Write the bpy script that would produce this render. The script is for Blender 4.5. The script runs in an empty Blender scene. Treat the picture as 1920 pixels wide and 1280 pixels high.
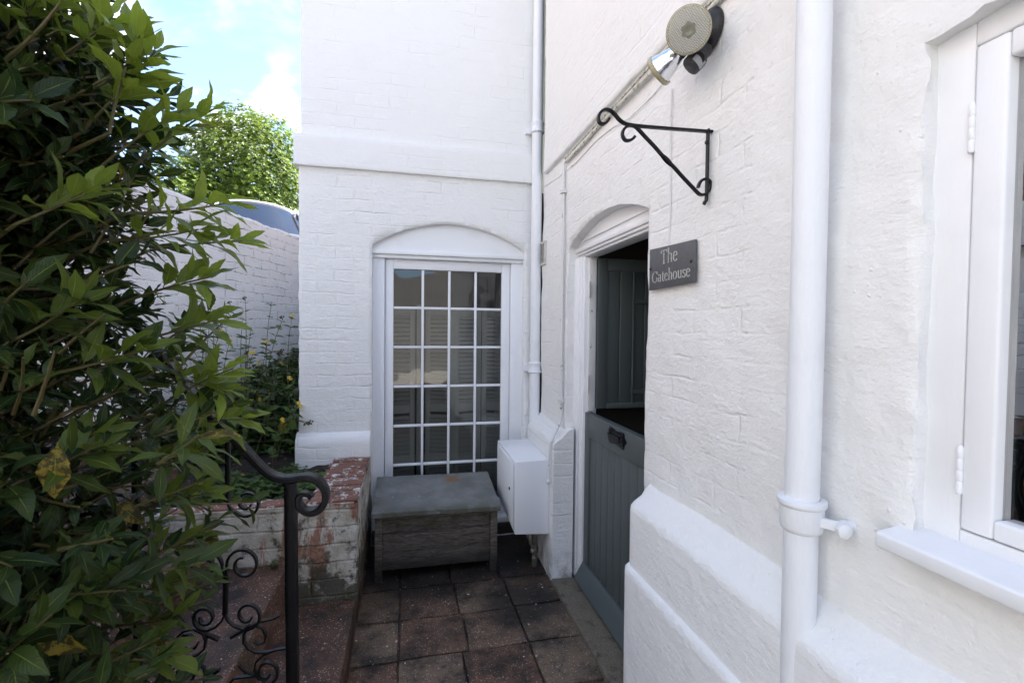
import bpy, bmesh, math, random
import numpy as np
from mathutils import Vector, Matrix
R = math.radians
random.seed(7); RS = np.random.RandomState(11)
SC = bpy.context.scene; COL = SC.collection
# ------------------------------------------------------------------ camera
F, YAW, PITCH, ROLL, CH = 872.84, R(12.68487), R(1.46999), R(.57576), 1.45
def _cam():
    c, s = math.cos, math.sin
    A = np.array([[c(YAW), -s(YAW), 0], [0, 0, -1], [s(YAW), c(YAW), 0]])
    B = np.array([[1, 0, 0], [0, c(PITCH), -s(PITCH)], [0, s(PITCH), c(PITCH)]])
    Q = np.array([[c(ROLL), -s(ROLL), 0], [s(ROLL), c(ROLL), 0], [0, 0, 1]])
    return Q @ B @ A
CM = _cam()
cd = bpy.data.cameras.new('camera'); cam = bpy.data.objects.new('camera', cd); COL.objects.link(cam)
cd.sensor_width = 36; cd.lens = F / 1920 * 36; cd.clip_start = .02; cd.clip_end = 600
r_, u_, b_ = CM[0], -CM[1], -CM[2]
cam.matrix_world = Matrix(((r_[0], u_[0], b_[0], 0), (r_[1], u_[1], b_[1], 0), (r_[2], u_[2], b_[2], CH), (0, 0, 0, 1)))
SC.camera = cam
# ------------------------------------------------------------------ sun, sky, exposure
SUN_EL, SUN_AZ = 50, 66          # azimuth clockwise from +Y
world = bpy.data.worlds.new('World'); SC.world = world; world.use_nodes = True
SC.view_settings.view_transform = 'Standard'; SC.view_settings.look = 'None'
SC.view_settings.exposure = 2.42; SC.view_settings.gamma = 1
sl = bpy.data.lights.new('sun', 'SUN'); sl.energy = 4.4; sl.angle = R(.5); sl.color = (1, .94, .86)
so = bpy.data.objects.new('sun', sl); COL.objects.link(so)
sd = Vector((math.sin(R(SUN_AZ)) * math.cos(R(SUN_EL)), math.cos(R(SUN_AZ)) * math.cos(R(SUN_EL)), math.sin(R(SUN_EL))))
so.rotation_euler = (-sd).to_track_quat('-Z', 'Y').to_euler(); so.location = (6, 4, 12)

def at(x, y, Y=None, X=None, Z=None):
    """point where the sight line through a measured picture point meets a real plane"""
    d = CM.T @ np.array([(x - 960) / F, (y - 640) / F, 1])
    t = Y / d[1] if Y is not None else X / d[0] if X is not None else (Z - CH) / d[2]
    return Vector((d[0] * t, d[1] * t, d[2] * t + CH))

# ------------------------------------------------------------------ node helpers
def nd(nt, t, ins=None, **props):
    n = nt.nodes.new('ShaderNode' + t)
    for k, v in props.items(): setattr(n, k, v)
    for k, v in (ins or {}).items():
        s = n.inputs[k]
        if isinstance(v, bpy.types.NodeSocket): nt.links.new(v, s)
        else: s.default_value = v
    return n
def c4(c): return (c[0], c[1], c[2], 1)
def mixc(nt, f, a, b, mode='MIX'):
    return nd(nt, 'Mix', {0: f, 6: a if isinstance(a, bpy.types.NodeSocket) else c4(a), 7: b if isinstance(b, bpy.types.NodeSocket) else c4(b)}, data_type='RGBA', blend_type=mode).outputs[2]
def ma(nt, op, a, b=0., c=0., clamp=False): return nd(nt, 'Math', {0: a, 1: b, 2: c}, operation=op, use_clamp=clamp).outputs[0]
def sm(nt, v, a, b, lo=0., hi=1.): return nd(nt, 'MapRange', {0: v, 1: a, 2: b, 3: lo, 4: hi}, interpolation_type='SMOOTHSTEP').outputs[0]
def pos(nt): return nd(nt, 'NewGeometry').outputs['Position']
def xyz(nt, v):
    s = nd(nt, 'SeparateXYZ', {0: v}); return s.outputs[0], s.outputs[1], s.outputs[2]
def comb(nt, a, b, c=0.): return nd(nt, 'CombineXYZ', {0: a, 1: b, 2: c}).outputs[0]
def noise(nt, v, s, d=4., r=.55, o='Fac', dist=0.): return nd(nt, 'TexNoise', {'Vector': v, 'Scale': s, 'Detail': d, 'Roughness': r, 'Distortion': dist}).outputs[o]
def vor(nt, v, s, o='Distance', feature='F1', rnd=1.): return nd(nt, 'TexVoronoi', {'Vector': v, 'Scale': s, 'Randomness': rnd}, feature=feature).outputs[o]
def scl(nt, v, s): return nd(nt, 'VectorMath', {0: v, 1: s}, operation='MULTIPLY').outputs[0]
MATS = {}
def mat(name, fn):
    m = bpy.data.materials.new(name); m.use_nodes = True; nt = m.node_tree; nt.nodes.clear()
    out = nt.nodes.new('ShaderNodeOutputMaterial'); sh = fn(nt); nt.links.new(sh, out.inputs[0]); MATS[name] = m; return m
def pbr(nt, col, rough=.5, h=None, dist=.001, metal=0., spec=.5, strength=1., coat=0., **kw):
    p = nd(nt, 'BsdfPrincipled', {'Base Color': col if isinstance(col, bpy.types.NodeSocket) else c4(col), 'Roughness': rough, 'Metallic': metal, 'Specular IOR Level': spec, 'Coat Weight': coat})
    if h is not None:
        b = nd(nt, 'Bump', {'Height': h, 'Distance': dist, 'Strength': strength}); nt.links.new(b.outputs[0], p.inputs['Normal'])
    for k, v in kw.items(): p.inputs[k].default_value = v
    return p.outputs[0]

# world: Nishita sky with thin cloud
def build_world():
    nt = world.node_tree; nt.nodes.clear()
    sky = nd(nt, 'TexSky', sky_type='NISHITA', sun_disc=False, sun_elevation=R(SUN_EL), sun_rotation=R(SUN_AZ), air_density=1.0, dust_density=1.0, ozone_density=1.6)
    d = nd(nt, 'TexCoord').outputs['Generated']
    x, y, z = xyz(nt, d)
    k = ma(nt, 'ADD', ma(nt, 'MAXIMUM', z, 0.), .22)
    v = comb(nt, ma(nt, 'DIVIDE', x, k), ma(nt, 'DIVIDE', y, k), 3.1)
    a = noise(nt, v, 1.15, 8, .55, dist=.25)
    wisp = noise(nt, scl(nt, v, (1.2, 3.4, 1)), 1.6, 6, .6, dist=.6)
    lowc = noise(nt, scl(nt, d, (1, 1, 1.6)), 5.5, 6, .5)
    left = sm(nt, x, -.28, -.62)
    band = ma(nt, 'MULTIPLY', sm(nt, z, .62, .2), .10)
    m1 = sm(nt, ma(nt, 'ADD', ma(nt, 'ADD', a, ma(nt, 'MULTIPLY', left, .20)), band), .60, .74)
    m2 = ma(nt, 'MULTIPLY', sm(nt, wisp, .48, .8), .30)
    m3 = ma(nt, 'MULTIPLY', sm(nt, lowc, .48, .6), sm(nt, z, .50, .36))
    m = ma(nt, 'MAXIMUM', ma(nt, 'ADD', ma(nt, 'MAXIMUM', m1, m2), .02, clamp=True), m3)
    c = mixc(nt, m, mixc(nt, 1., sky.outputs[0], (.88, .90, .95), 'MULTIPLY'), (4.1, 4.15, 4.2))
    bg = nd(nt, 'Background', {'Color': c, 'Strength': .1})
    o = nt.nodes.new('ShaderNodeOutputWorld'); nt.links.new(bg.outputs[0], o.inputs[0])
build_world()

# ------------------------------------------------------------------ mesh helpers
WL = {}
def wl(o): return WL.get(o.name, Vector((0, 0, 0))) if o else Vector((0, 0, 0))
def thing(name, label, cat, loc=(0, 0, 0), group=None):
    o = bpy.data.objects.new(name, None); COL.objects.link(o); o.empty_display_size = .1
    o.location = loc; WL[o.name] = Vector(loc); o['label'] = label; o['category'] = cat
    if group: o['group'] = group
    return o
def tag(o, label, cat, group=None):
    o['label'] = label; o['category'] = cat
    if group: o['group'] = group
    return o
def struct(o): o['kind'] = 'structure'; return o
class MB:
    def __init__(s): s.v = []; s.f = []
    def add(s, vs, fs):
        n = len(s.v); s.v += [tuple(v) for v in vs]; s.f += [tuple(i + n for i in f) for f in fs]
    def box(s, x0, x1, y0, y1, z0, z1, M=None):
        vs = [Vector((x, y, z)) for x in (x0, x1) for y in (y0, y1) for z in (z0, z1)]
        if M: vs = [M @ v for v in vs]
        s.add(vs, [(0, 1, 3, 2), (4, 6, 7, 5), (0, 4, 5, 1), (2, 3, 7, 6), (0, 2, 6, 4), (1, 5, 7, 3)]); return s
    def tube(s, pts, r, n=10, cap=True, flat=None, up=None):
        """swept tube; r scalar or list; flat=(w,t) gives a rectangular bar, w measured across 'up'"""
        pts = [Vector(p) for p in pts]; m = len(pts); rs = r if isinstance(r, (list, tuple)) else [r] * m
        base = len(s.v); prev = None; rings = []
        for i, p in enumerate(pts):
            t = (pts[min(i + 1, m - 1)] - pts[max(i - 1, 0)]).normalized()
            if up is not None:
                a = Vector(up); a = (a - t * a.dot(t)).normalized()
            elif prev is None:
                a = Vector((0, 0, 1)) if abs(t.z) < .9 else Vector((1, 0, 0)); a = (a - t * a.dot(t)).normalized()
            else: a = (prev - t * prev.dot(t)).normalized()
            prev = a; b = t.cross(a)
            if flat:
                w, h = flat[0] * rs[i], flat[1] * rs[i]
                ring = [p + a * x * w / 2 + b * y * h / 2 for x, y in ((-1, -.6), (-.8, -1), (.8, -1), (1, -.6), (1, .6), (.8, 1), (-.8, 1), (-1, .6))]
            else: ring = [p + (a * math.cos(k * 2 * math.pi / n) + b * math.sin(k * 2 * math.pi / n)) * rs[i] for k in range(n)]
            rings.append(ring)
        n = len(rings[0]); vs = [v for g in rings for v in g]; fs = []
        for i in range(m - 1):
            for k in range(n):
                fs.append((i * n + k, i * n + (k + 1) % n, (i + 1) * n + (k + 1) % n, (i + 1) * n + k))
        if cap: fs += [tuple(range(n))[::-1], tuple((m - 1) * n + k for k in range(n))]
        s.add(vs, fs); return s
    def lathe(s, prof, o, ax, n=28, cap=True):
        """prof: (radius, distance along ax)"""
        ax = Vector(ax).normalized(); o = Vector(o)
        a = ax.orthogonal().normalized(); b = ax.cross(a); vs = []; fs = []
        for r, h in prof:
            for k in range(n):
                g = k * 2 * math.pi / n; vs.append(o + ax * h + (a * math.cos(g) + b * math.sin(g)) * r)
        for i in range(len(prof) - 1):
            for k in range(n): fs.append((i * n + k, i * n + (k + 1) % n, (i + 1) * n + (k + 1) % n, (i + 1) * n + k))
        if cap: fs += [tuple(range(n))[::-1], tuple((len(prof) - 1) * n + k for k in range(n))]
        s.add(vs, fs); return s
    def prism(s, out, fa, fb):
        """outline points mapped by fa / fb to the two faces"""
        n = len(out); s.add([fa(*p) for p in out] + [fb(*p) for p in out], [tuple(range(n)), tuple(range(n, 2 * n))[::-1]] + [(i, i + n, (i + 1) % n + n, (i + 1) % n) for i in range(n)]); return s
    def build(s, name, m, parent=None, smooth=None, bevel=0, seg=2):
        off = wl(parent); me = bpy.data.meshes.new(name)
        me.from_pydata([(v[0] - off.x, v[1] - off.y, v[2] - off.z) for v in s.v], [], s.f)
        bm = bmesh.new(); bm.from_mesh(me); bmesh.ops.recalc_face_normals(bm, faces=bm.faces); bm.to_mesh(me); bm.free()
        return finish(me, name, m, parent, smooth, bevel, seg)
def finish(me, name, m, parent, smooth=None, bevel=0, seg=2):
    o = bpy.data.objects.new(name, me); COL.objects.link(o); me.materials.append(m)
    if parent: o.parent = parent
    WL[o.name] = wl(parent).copy()
    if smooth is not None:
        me.shade_smooth()
        if smooth < 180: me.set_sharp_from_angle(angle=R(smooth))
    if bevel:
        b = o.modifiers.new('bevel', 'BEVEL'); b.width = bevel; b.segments = seg; b.limit_method = 'ANGLE'; b.angle_limit = R(35)
        me.shade_smooth(); b.harden_normals = False
    return o
def arr_mesh(name, V, Q, m, parent=None, smooth=True, col=None, uv=None, tri=False):
    """numpy arrays to a mesh; col per vertex rgb, uv per vertex"""
    off = wl(parent); V = np.asarray(V, float) - np.array(off); k = Q.shape[1]
    me = bpy.data.meshes.new(name); me.vertices.add(len(V)); me.vertices.foreach_set('co', V.ravel())
    me.loops.add(Q.size); me.loops.foreach_set('vertex_index', Q.ravel().astype('i'))
    me.polygons.add(len(Q)); me.polygons.foreach_set('loop_start', (np.arange(len(Q)) * k).astype('i'))
    me.update(calc_edges=True)
    if col is not None:
        a = me.color_attributes.new('tint', 'FLOAT_COLOR', 'POINT'); a.data.foreach_set('color', np.concatenate([col, np.ones((len(col), 1))], 1).ravel())
    if uv is not None:
        a = me.attributes.new('luv', 'FLOAT2', 'POINT'); a.data.foreach_set('vector', uv.ravel())
    return finish(me, name, m, parent, 180 if smooth else None)
# value noise for real surface relief
TB = RS.rand(64, 64)
def vn(u, v):
    u = np.asarray(u, float); v = np.asarray(v, float); i = np.floor(u).astype(int); j = np.floor(v).astype(int); fu = u - i; fv = v - j
    fu = fu * fu * (3 - 2 * fu); fv = fv * fv * (3 - 2 * fv); g = lambda a, b: TB[a % 64, b % 64]
    return (g(i, j) * (1 - fu) + g(i + 1, j) * fu) * (1 - fv) + (g(i, j + 1) * (1 - fu) + g(i + 1, j + 1) * fu) * fv - .5
def fbm(u, v, s, o=3):
    r = 0
    for k in range(o): r = r + vn(u * s * 2 ** k + 7.3 * k, v * s * 2 ** k + 3.1 * k) / 2 ** k
    return r
def relief(u, v, a=.006): return float(fbm(u, v, 3.1, 2) * a + fbm(u + 9, v + 4, 14, 3) * a * .45)

def wall(name, m, parent, mp, u0, u1, z0, z1, hole=None, du=.02, amp=.006, depth=.08, pin=(), left_ret=0, right_ret=0, seed=0, edge=.0035):
    """painted masonry face with relief. mp(u, z, out) -> point; hole=(ua,ub,zbottom,zspring,zcrown) arched opening with reveal 'depth'"""
    def lin(a, b): 
        n = max(1, round((b - a) / du)); return [a + (b - a) * i / n for i in range(n)]
    if hole:
        ua, ub, hb, hs, hc = hole; us = lin(u0, ua) + lin(ua, ub) + lin(ub, u1) + [u1]; vc = hc + .06
        zones = []
        if hb > z0 + 1e-6: zones.append(('all', lin(z0, hb)))
        zones.append(('jamb', lin(max(hb, z0), hs)))
    else: us = lin(u0, u1) + [u1]; zones = []; vc = z0
    up = lin(vc, z1) + [z1]
    V = []; idx = {}; Fs = []
    def arch(u):
        if not hole or u <= ua + 1e-6 or u >= ub - 1e-6: return hs
        t = (u - ua) / (ub - ua) * 2 - 1; w = (ub - ua) / 2; s_ = hc - hs; rad = (w * w + s_ * s_) / (2 * s_)
        return hs + math.sqrt(rad * rad - (t * w) ** 2) - (rad - s_)
    def disp(u, z):
        d = relief(u + seed, z, amp)
        for p in pin: d *= min(1, abs(u - p) / .1)
        return d
    def vert(i, u, z, key):
        if key in idx: return idx[key]
        uu, zz, d = u, z, disp(u, z); e = 0
        if hole and ua - 1e-6 <= u <= ub + 1e-6 and abs(z - arch(u)) < 1e-5 or (hole and (abs(u - ua) < 1e-6 or abs(u - ub) < 1e-6) and hb - 1e-6 <= z <= hs + 1e-6):
            d -= .002; e = 1
            j = float(fbm(u * 1 + 3, z + 8, 24, 3)) * edge * 2
            if abs(u - ua) < 1e-6 or abs(u - ub) < 1e-6: uu += j if z < hs - 1e-6 else 0
            else: zz += j
        if right_ret and abs(u - u1) < 1e-6: uu += float(fbm(z, 8.3, 9, 4)) * .014
        V.append(mp(uu, zz, d)); idx[key] = len(V) - 1; return idx[key]
    nu = len(us)
    inh = lambda i: hole and us[i] >= ua - 1e-6 and us[i + 1] <= ub + 1e-6
    rows = []   # list of (kind, function i->z)
    for kind, zs in zones:
        for z in zs: rows.append((kind, z))
    nr = 3 if hole else 0
    seq = []
    for k, (kind, z) in enumerate(rows): seq.append((kind, lambda i, z=z: z))
    for k in range(nr): seq.append(('arch', lambda i, k=k: arch(us[i]) + (vc - arch(us[i])) * k / nr))
    for z in up: seq.append(('top', lambda i, z=z: z))
    for r in range(len(seq) - 1):
        for i in range(nu - 1):
            if seq[r][0] == 'jamb' and inh(i): continue
            q = []
            for (ii, rr) in ((i, r), (i + 1, r), (i + 1, r + 1), (i, r + 1)):
                q.append(vert(ii, us[ii], seq[rr][1](ii), (ii, rr)))
            Fs.append(tuple(q))
    if hole:   # reveal
        ia = min(range(nu), key=lambda i: abs(us[i] - ua)); ib = min(range(nu), key=lambda i: abs(us[i] - ub))
        first = min(k for k, s_ in enumerate(seq) if s_[0] == 'jamb'); fa = min(k for k, s_ in enumerate(seq) if s_[0] == 'arch')
        ring = [(ia, r) for r in range(first, fa)] + [(i, fa) for i in range(ia, ib + 1)] + [(ib, r) for r in range(fa - 1, first - 1, -1)]
        if hb > z0 + 1e-6: ring += [(i, first) for i in range(ib - 1, ia, -1)] + [(ia, first)]
        cx, cz = (ua + ub) / 2, (hb + hs) / 2
        prev = None
        for (i, r) in ring:
            k0 = idx[(i, r)]; u, z = us[i], seq[r][1](i); line = [k0]
            for off, dd in ((.003, .008), (.004, .02), (.004, depth)):
                su = off if i == ia else -off if i == ib else 0; sz = -off if (r >= fa) else (off if r == first and 0 < i and ia < i < ib else 0)
                jj = relief(u * 3 + dd * 30, z * 3, amp * .7) if dd > .01 else 0
                base = mp(u + su + (jj if i in (ia, ib) else 0), z + sz + (jj if r >= fa else 0), -dd)
                V.append(base); line.append(len(V) - 1)
            if prev:
                for a in range(3): Fs.append((prev[a], line[a], line[a + 1], prev[a + 1]))
            prev = line
    for side, ret in ((0, left_ret), (nu - 1, right_ret)):
        if not ret: continue
        prev = None
        for r in range(len(seq)):
            k0 = idx[(side, r)]; u, z = us[side], seq[r][1](side); sg = -1 if side == 0 else 1
            x = float(fbm(z, u + 5, 20, 3)) * .008
            line = [k0]
            for off, dd in ((.004, .006), (.006, .02), (.006, ret)):
                V.append(mp(u + sg * off + (x if dd < .1 else 0), z, -dd)); line.append(len(V) - 1)
            if prev:
                for a in range(3): Fs.append((prev[a], line[a], line[a + 1], prev[a + 1]))
            prev = line
    b = MB(); b.v = [tuple(v) for v in V]; b.f = Fs
    return b.build(name, m, parent, smooth=60)
def sweep(name, m, parent, prof, us, mp, amp=.004, smooth=50, caps=True):
    """profile of (out, z) swept along u with relief; mp(u, z, out)"""
    V = []; Fs = []; n = len(prof); L = [0]
    for k in range(1, n): L.append(L[-1] + math.hypot(prof[k][0] - prof[k - 1][0], prof[k][1] - prof[k - 1][1]))
    for u in us:
        for k, (o, z) in enumerate(prof):
            d = relief(u + 2.2, z + o + L[k] * .5, amp); V.append(mp(u, z + d * .5, o + d))
    for i in range(len(us) - 1):
        for k in range(n - 1): Fs.append((i * n + k, (i + 1) * n + k, (i + 1) * n + k + 1, i * n + k + 1))
    if caps: Fs += [tuple(range(n)), tuple((len(us) - 1) * n + k for k in range(n))[::-1]]
    b = MB(); b.v = V; b.f = Fs; return b.build(name, m, parent, smooth=smooth)
def frange(a, b, s):
    n = max(1, round((b - a) / s)); return [a + (b - a) * i / n for i in range(n + 1)]

# ------------------------------------------------------------------ materials
def painted_brick(axis, vis=1., col=(.83, .83, .82), rough_amt=1., gaps=0.):
    def fn(nt):
        p = pos(nt); x, y, z = xyz(nt, p); u = x if axis == 'x' else y
        w = noise(nt, p, 6, 3, .5, 'Color'); wx, wy, wz = xyz(nt, w)
        uu = ma(nt, 'ADD', u, ma(nt, 'MULTIPLY', ma(nt, 'SUBTRACT', wx, .5), .05)); zz = ma(nt, 'ADD', z, ma(nt, 'MULTIPLY', ma(nt, 'SUBTRACT', wy, .5), .034))
        bt = nd(nt, 'TexBrick', {'Vector': comb(nt, uu, zz), 'Scale': 1., 'Mortar Size': .0075, 'Mortar Smooth': .9, 'Brick Width': .226, 'Row Height': .076, 'Bias': 0.}, offset=.5)
        mortar = bt.outputs['Fac']; br = nd(nt, 'TexBrick', {'Vector': comb(nt, uu, zz), 'Scale': 1., 'Color1': (0, 0, 0, 1), 'Color2': (1, 1, 1, 1), 'Mortar': (.5, .5, .5, 1), 'Mortar Size': .0075, 'Mortar Smooth': .9, 'Brick Width': .226, 'Row Height': .076}, offset=.5).outputs['Color']
        mask = sm(nt, noise(nt, p, 3.4, 4, .65), .42, .62)
        n1 = noise(nt, p, 11, 5, .62); n2 = noise(nt, scl(nt, p, (1, 1, 1.8)), 42, 5, .65); n3 = noise(nt, p, 190, 3, .6)
        st_ = noise(nt, scl(nt, p, (1, 1, 3.6)), 16, 5, .6, dist=.4)
        ridg = ma(nt, 'ABSOLUTE', ma(nt, 'SUBTRACT', noise(nt, scl(nt, p, (1, 1, 2.2)), 13, 6, .62, dist=.8), .5))
        ridge = ma(nt, 'MULTIPLY', sm(nt, ridg, .045, 0.), sm(nt, noise(nt, p, 4.2, 2, .5), .48, .66))
        drip = ma(nt, 'MULTIPLY', sm(nt, vor(nt, p, 34), .16, .03), sm(nt, noise(nt, p, 7.5, 2), .55, .62))
        h = ma(nt, 'MULTIPLY', ma(nt, 'MULTIPLY', mortar, ma(nt, 'ADD', ma(nt, 'MULTIPLY', mask, .95), .05)), -.0042 * vis)
        h = ma(nt, 'ADD', h, ma(nt, 'MULTIPLY', br, .0018 * vis))
        h = ma(nt, 'ADD', h, ma(nt, 'MULTIPLY', n1, .0095 * rough_amt)); h = ma(nt, 'ADD', h, ma(nt, 'MULTIPLY', n2, .0030 * rough_amt))
        h = ma(nt, 'ADD', h, ma(nt, 'MULTIPLY', n3, .0007)); h = ma(nt, 'ADD', h, ma(nt, 'MULTIPLY', st_, .0030 * rough_amt)); h = ma(nt, 'ADD', h, ma(nt, 'MULTIPLY', ridge, .0003 * rough_amt)); h = ma(nt, 'ADD', h, ma(nt, 'MULTIPLY', drip, .0016))
        dirt = sm(nt, noise(nt, scl(nt, p, (1, 1, .5)), 3.3, 6, .65), .52, .8)
        c = mixc(nt, ma(nt, 'MULTIPLY', dirt, .18), col, (.74, .72, .67))
        crack = ma(nt, 'MULTIPLY', sm(nt, mortar, .55, 1.), sm(nt, noise(nt, p, 19, 4, .7), .70 - .28 * gaps, .80 - .22 * gaps))
        c = mixc(nt, ma(nt, 'MULTIPLY', crack, .25 + .6 * gaps, clamp=True), c, (.20, .18, .15))
        spk = sm(nt, vor(nt, p, 9), .022, .012); c = mixc(nt, ma(nt, 'MULTIPLY', spk, .7), c, (.25, .2, .16))
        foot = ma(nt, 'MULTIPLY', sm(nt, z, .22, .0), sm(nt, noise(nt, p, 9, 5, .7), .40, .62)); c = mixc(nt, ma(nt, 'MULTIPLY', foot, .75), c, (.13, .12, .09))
        return pbr(nt, c, .55, h, 1., spec=.35)
    return fn
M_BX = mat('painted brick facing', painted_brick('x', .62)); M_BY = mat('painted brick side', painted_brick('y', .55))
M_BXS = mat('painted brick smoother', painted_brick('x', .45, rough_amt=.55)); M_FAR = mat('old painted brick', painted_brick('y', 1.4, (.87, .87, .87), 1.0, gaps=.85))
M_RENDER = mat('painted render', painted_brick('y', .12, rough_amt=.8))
def gloss_paint(col, rough=.32, b=.0006, sc=(1, 1, .12), chip=0.):
    def fn(nt):
        p = pos(nt); h = ma(nt, 'ADD', ma(nt, 'MULTIPLY', noise(nt, scl(nt, p, sc), 130, 3, .6), b), ma(nt, 'MULTIPLY', noise(nt, p, 9, 3), b * 4))
        c = mixc(nt, sm(nt, noise(nt, p, 5, 4, .6), .5, .8), col, tuple(k * .93 for k in col))
        if chip: c = mixc(nt, sm(nt, noise(nt, scl(nt, p, (1, 1, .4)), 60, 5, .7), 1 - chip, 1.03 - chip), c, (.22, .19, .15))
        return pbr(nt, c, ma(nt, 'ADD', rough, ma(nt, 'MULTIPLY', noise(nt, p, 20, 3), .15)), h, 1.)
    return fn
M_WOOD = mat('white gloss woodwork', gloss_paint((.84, .85, .87))); M_PIPE = mat('white painted iron pipe', gloss_paint((.80, .82, .85), .40, .0012, (1, 1, .3), chip=.24))
M_WOODC = mat('white woodwork chipped', gloss_paint((.78, .78, .77), .4, .0008, chip=.36))
M_PVC = mat('white plastic', gloss_paint((.84, .85, .87), .4, .0001))
M_DOOR = mat('slate green door paint', gloss_paint((.080, .097, .100), .38, .0004))
M_IRON = mat('black iron paint', lambda nt: pbr(nt, mixc(nt, sm(nt, noise(nt, pos(nt), 70, 4, .7), .6, .75), (.005, .005, .006), (.022, .018, .015)), .33, noise(nt, pos(nt), 120, 4), .0009, spec=.3))
M_BLACKP = mat('black weathered plastic', lambda nt: pbr(nt, mixc(nt, sm(nt, noise(nt, pos(nt), 55, 5, .7), .55, .8), (.02, .02, .022), (.16, .15, .13)), .5, noise(nt, pos(nt), 90, 3), .001))
def wood_old(nt):
    p = pos(nt); g = noise(nt, scl(nt, p, (.9, 1, 9)), 14, 6, .65, dist=1.2); moss = sm(nt, noise(nt, p, 8, 4, .6), .5, .72)
    x, y, z = xyz(nt, p)
    c = mixc(nt, sm(nt, g, .35, .65), (.055, .043, .032), (.18, .155, .13)); c = mixc(nt, ma(nt, 'MULTIPLY', moss, .6), c, (.045, .05, .026))
    darker = ma(nt, 'MULTIPLY', sm(nt, z, .20, .03), .85); c = mixc(nt, darker, c, (.016, .014, .012))  # darker towards the foot of the wood
    return pbr(nt, c, .8, g, .004)
M_OLDWOOD = mat('weathered grey wood', wood_old)
def lid(nt):
    p = pos(nt); n = noise(nt, p, 7, 6, .65); x, y, z = xyz(nt, p)
    c = mixc(nt, sm(nt, n, .35, .7), (.145, .148, .138), (.235, .235, .225)); edge = ma(nt, 'MAXIMUM', sm(nt, x, -.08, -.2), sm(nt, y, 2.80, 2.69))
    c = mixc(nt, ma(nt, 'MULTIPLY', ma(nt, 'MULTIPLY', edge, sm(nt, noise(nt, p, 14, 4), .35, .6)), .8), c, (.07, .075, .045))
    rust = sm(nt, nd(nt, 'VectorMath', {0: ma_v(nt, p, noise(nt, p, 25, 3, .6, 'Color'), .06), 1: (.29, 3.07, .46)}, operation='DISTANCE').outputs['Value'], .075, .02)
    c = mixc(nt, ma(nt, 'MULTIPLY', rust, .8), c, (.24, .11, .035))
    spl = ma(nt, 'MULTIPLY', sm(nt, vor(nt, p, 17), .13, .08), sm(nt, noise(nt, p, 4, 3), .5, .6)); c = mixc(nt, ma(nt, 'MULTIPLY', spl, .6), c, (.5, .54, .55))
    return pbr(nt, c, .42, noise(nt, p, 60, 4), .0015)
def ma_v(nt, p, n, k):
    s = nd(nt, 'VectorMath', {0: n, 1: (-.5, -.5, -.5)}, operation='ADD').outputs[0]
    s = nd(nt, 'VectorMath', {0: s, 1: (k, k, k)}, operation='MULTIPLY').outputs[0]
    return nd(nt, 'VectorMath', {0: p, 1: s}, operation='ADD').outputs[0]
M_LID = mat('grey felted lid', lid)
def paver(red):
    def fn(nt):
        p = pos(nt); at_ = nd(nt, 'Attribute', attribute_name='tint').outputs['Color']; tr, tg, tb = xyz(nt, at_)
        base = mixc(nt, tr, (.135, .068, .04), (.185, .13, .085)) if not red else mixc(nt, noise(nt, p, 6, 4), (.095, .040, .024), (.125, .066, .040))
        d = vor(nt, p, 125); cc = vor(nt, p, 125, 'Color'); r1, r2, r3 = xyz(nt, cc)
        st = ma(nt, 'MULTIPLY', sm(nt, d, .42, .25), sm(nt, r1, .52, .75)); c = mixc(nt, ma(nt, 'MULTIPLY', st, .85), base, mixc(nt, r2, (.38, .28, .2), (.52, .47, .40)))
        st2 = ma(nt, 'MULTIPLY', sm(nt, d, .5, .3), sm(nt, r3, .7, .85)); c = mixc(nt, ma(nt, 'MULTIPLY', st2, .7), c, (.025, .016, .012))
        moss = sm(nt, noise(nt, p, 4.5, 7, .74), .42, .64); c = mixc(nt, ma(nt, 'MULTIPLY', moss, .90), c, (.011, .009, .007))
        moss2 = sm(nt, noise(nt, p, 16, 6, .7), .56, .7); c = mixc(nt, ma(nt, 'MULTIPLY', moss2, .7), c, (.016, .013, .009))
        x, y, z = xyz(nt, p)
        if not red:
            darker = ma(nt, 'MAXIMUM', sm(nt, ma(nt, 'ADD', y, ma(nt, 'MULTIPLY', noise(nt, p, 3, 4), .5)), 2.62, 2.95), sm(nt, nd(nt, 'VectorMath', {0: ma_v(nt, p, noise(nt, p, 5, 4, .6, 'Color'), .22), 1: (.60, 2.36, 0)}, operation='DISTANCE').outputs['Value'], .30, .12))  # darker towards the annex, plus a wet patch by the doorstep
            c = mixc(nt, ma(nt, 'MULTIPLY', darker, .80), c, (.009, .008, .006))
        grn = ma(nt, 'MULTIPLY', sm(nt, noise(nt, p, 3.1, 5, .7), .58, .72), .4); c = mixc(nt, grn, c, (.03, .034, .012))
        h = ma(nt, 'ADD', ma(nt, 'MULTIPLY', sm(nt, d, .5, .1), .0016), ma(nt, 'MULTIPLY', noise(nt, p, 30, 5, .65), .005))
        return pbr(nt, c, .62, h, 1.)
    return fn
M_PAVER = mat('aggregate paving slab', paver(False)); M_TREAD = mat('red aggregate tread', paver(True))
M_STEP = mat('buff doorstep stone', lambda nt: pbr(nt, mixc(nt, sm(nt, noise(nt, pos(nt), 14, 6, .7), .5, .72), mixc(nt, sm(nt, vor(nt, pos(nt), 150, 'Distance'), .2, .5), (.22, .19, .14), (.13, .11, .08)), (.035, .032, .022)), .7, noise(nt, pos(nt), 70, 5, .7), .004))
M_SOIL = mat('dark soil', lambda nt: pbr(nt, mixc(nt, noise(nt, pos(nt), 28, 6, .75), (.010, .007, .005), (.05, .036, .026)), .9, noise(nt, pos(nt), 35, 6, .7), .025))
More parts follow.
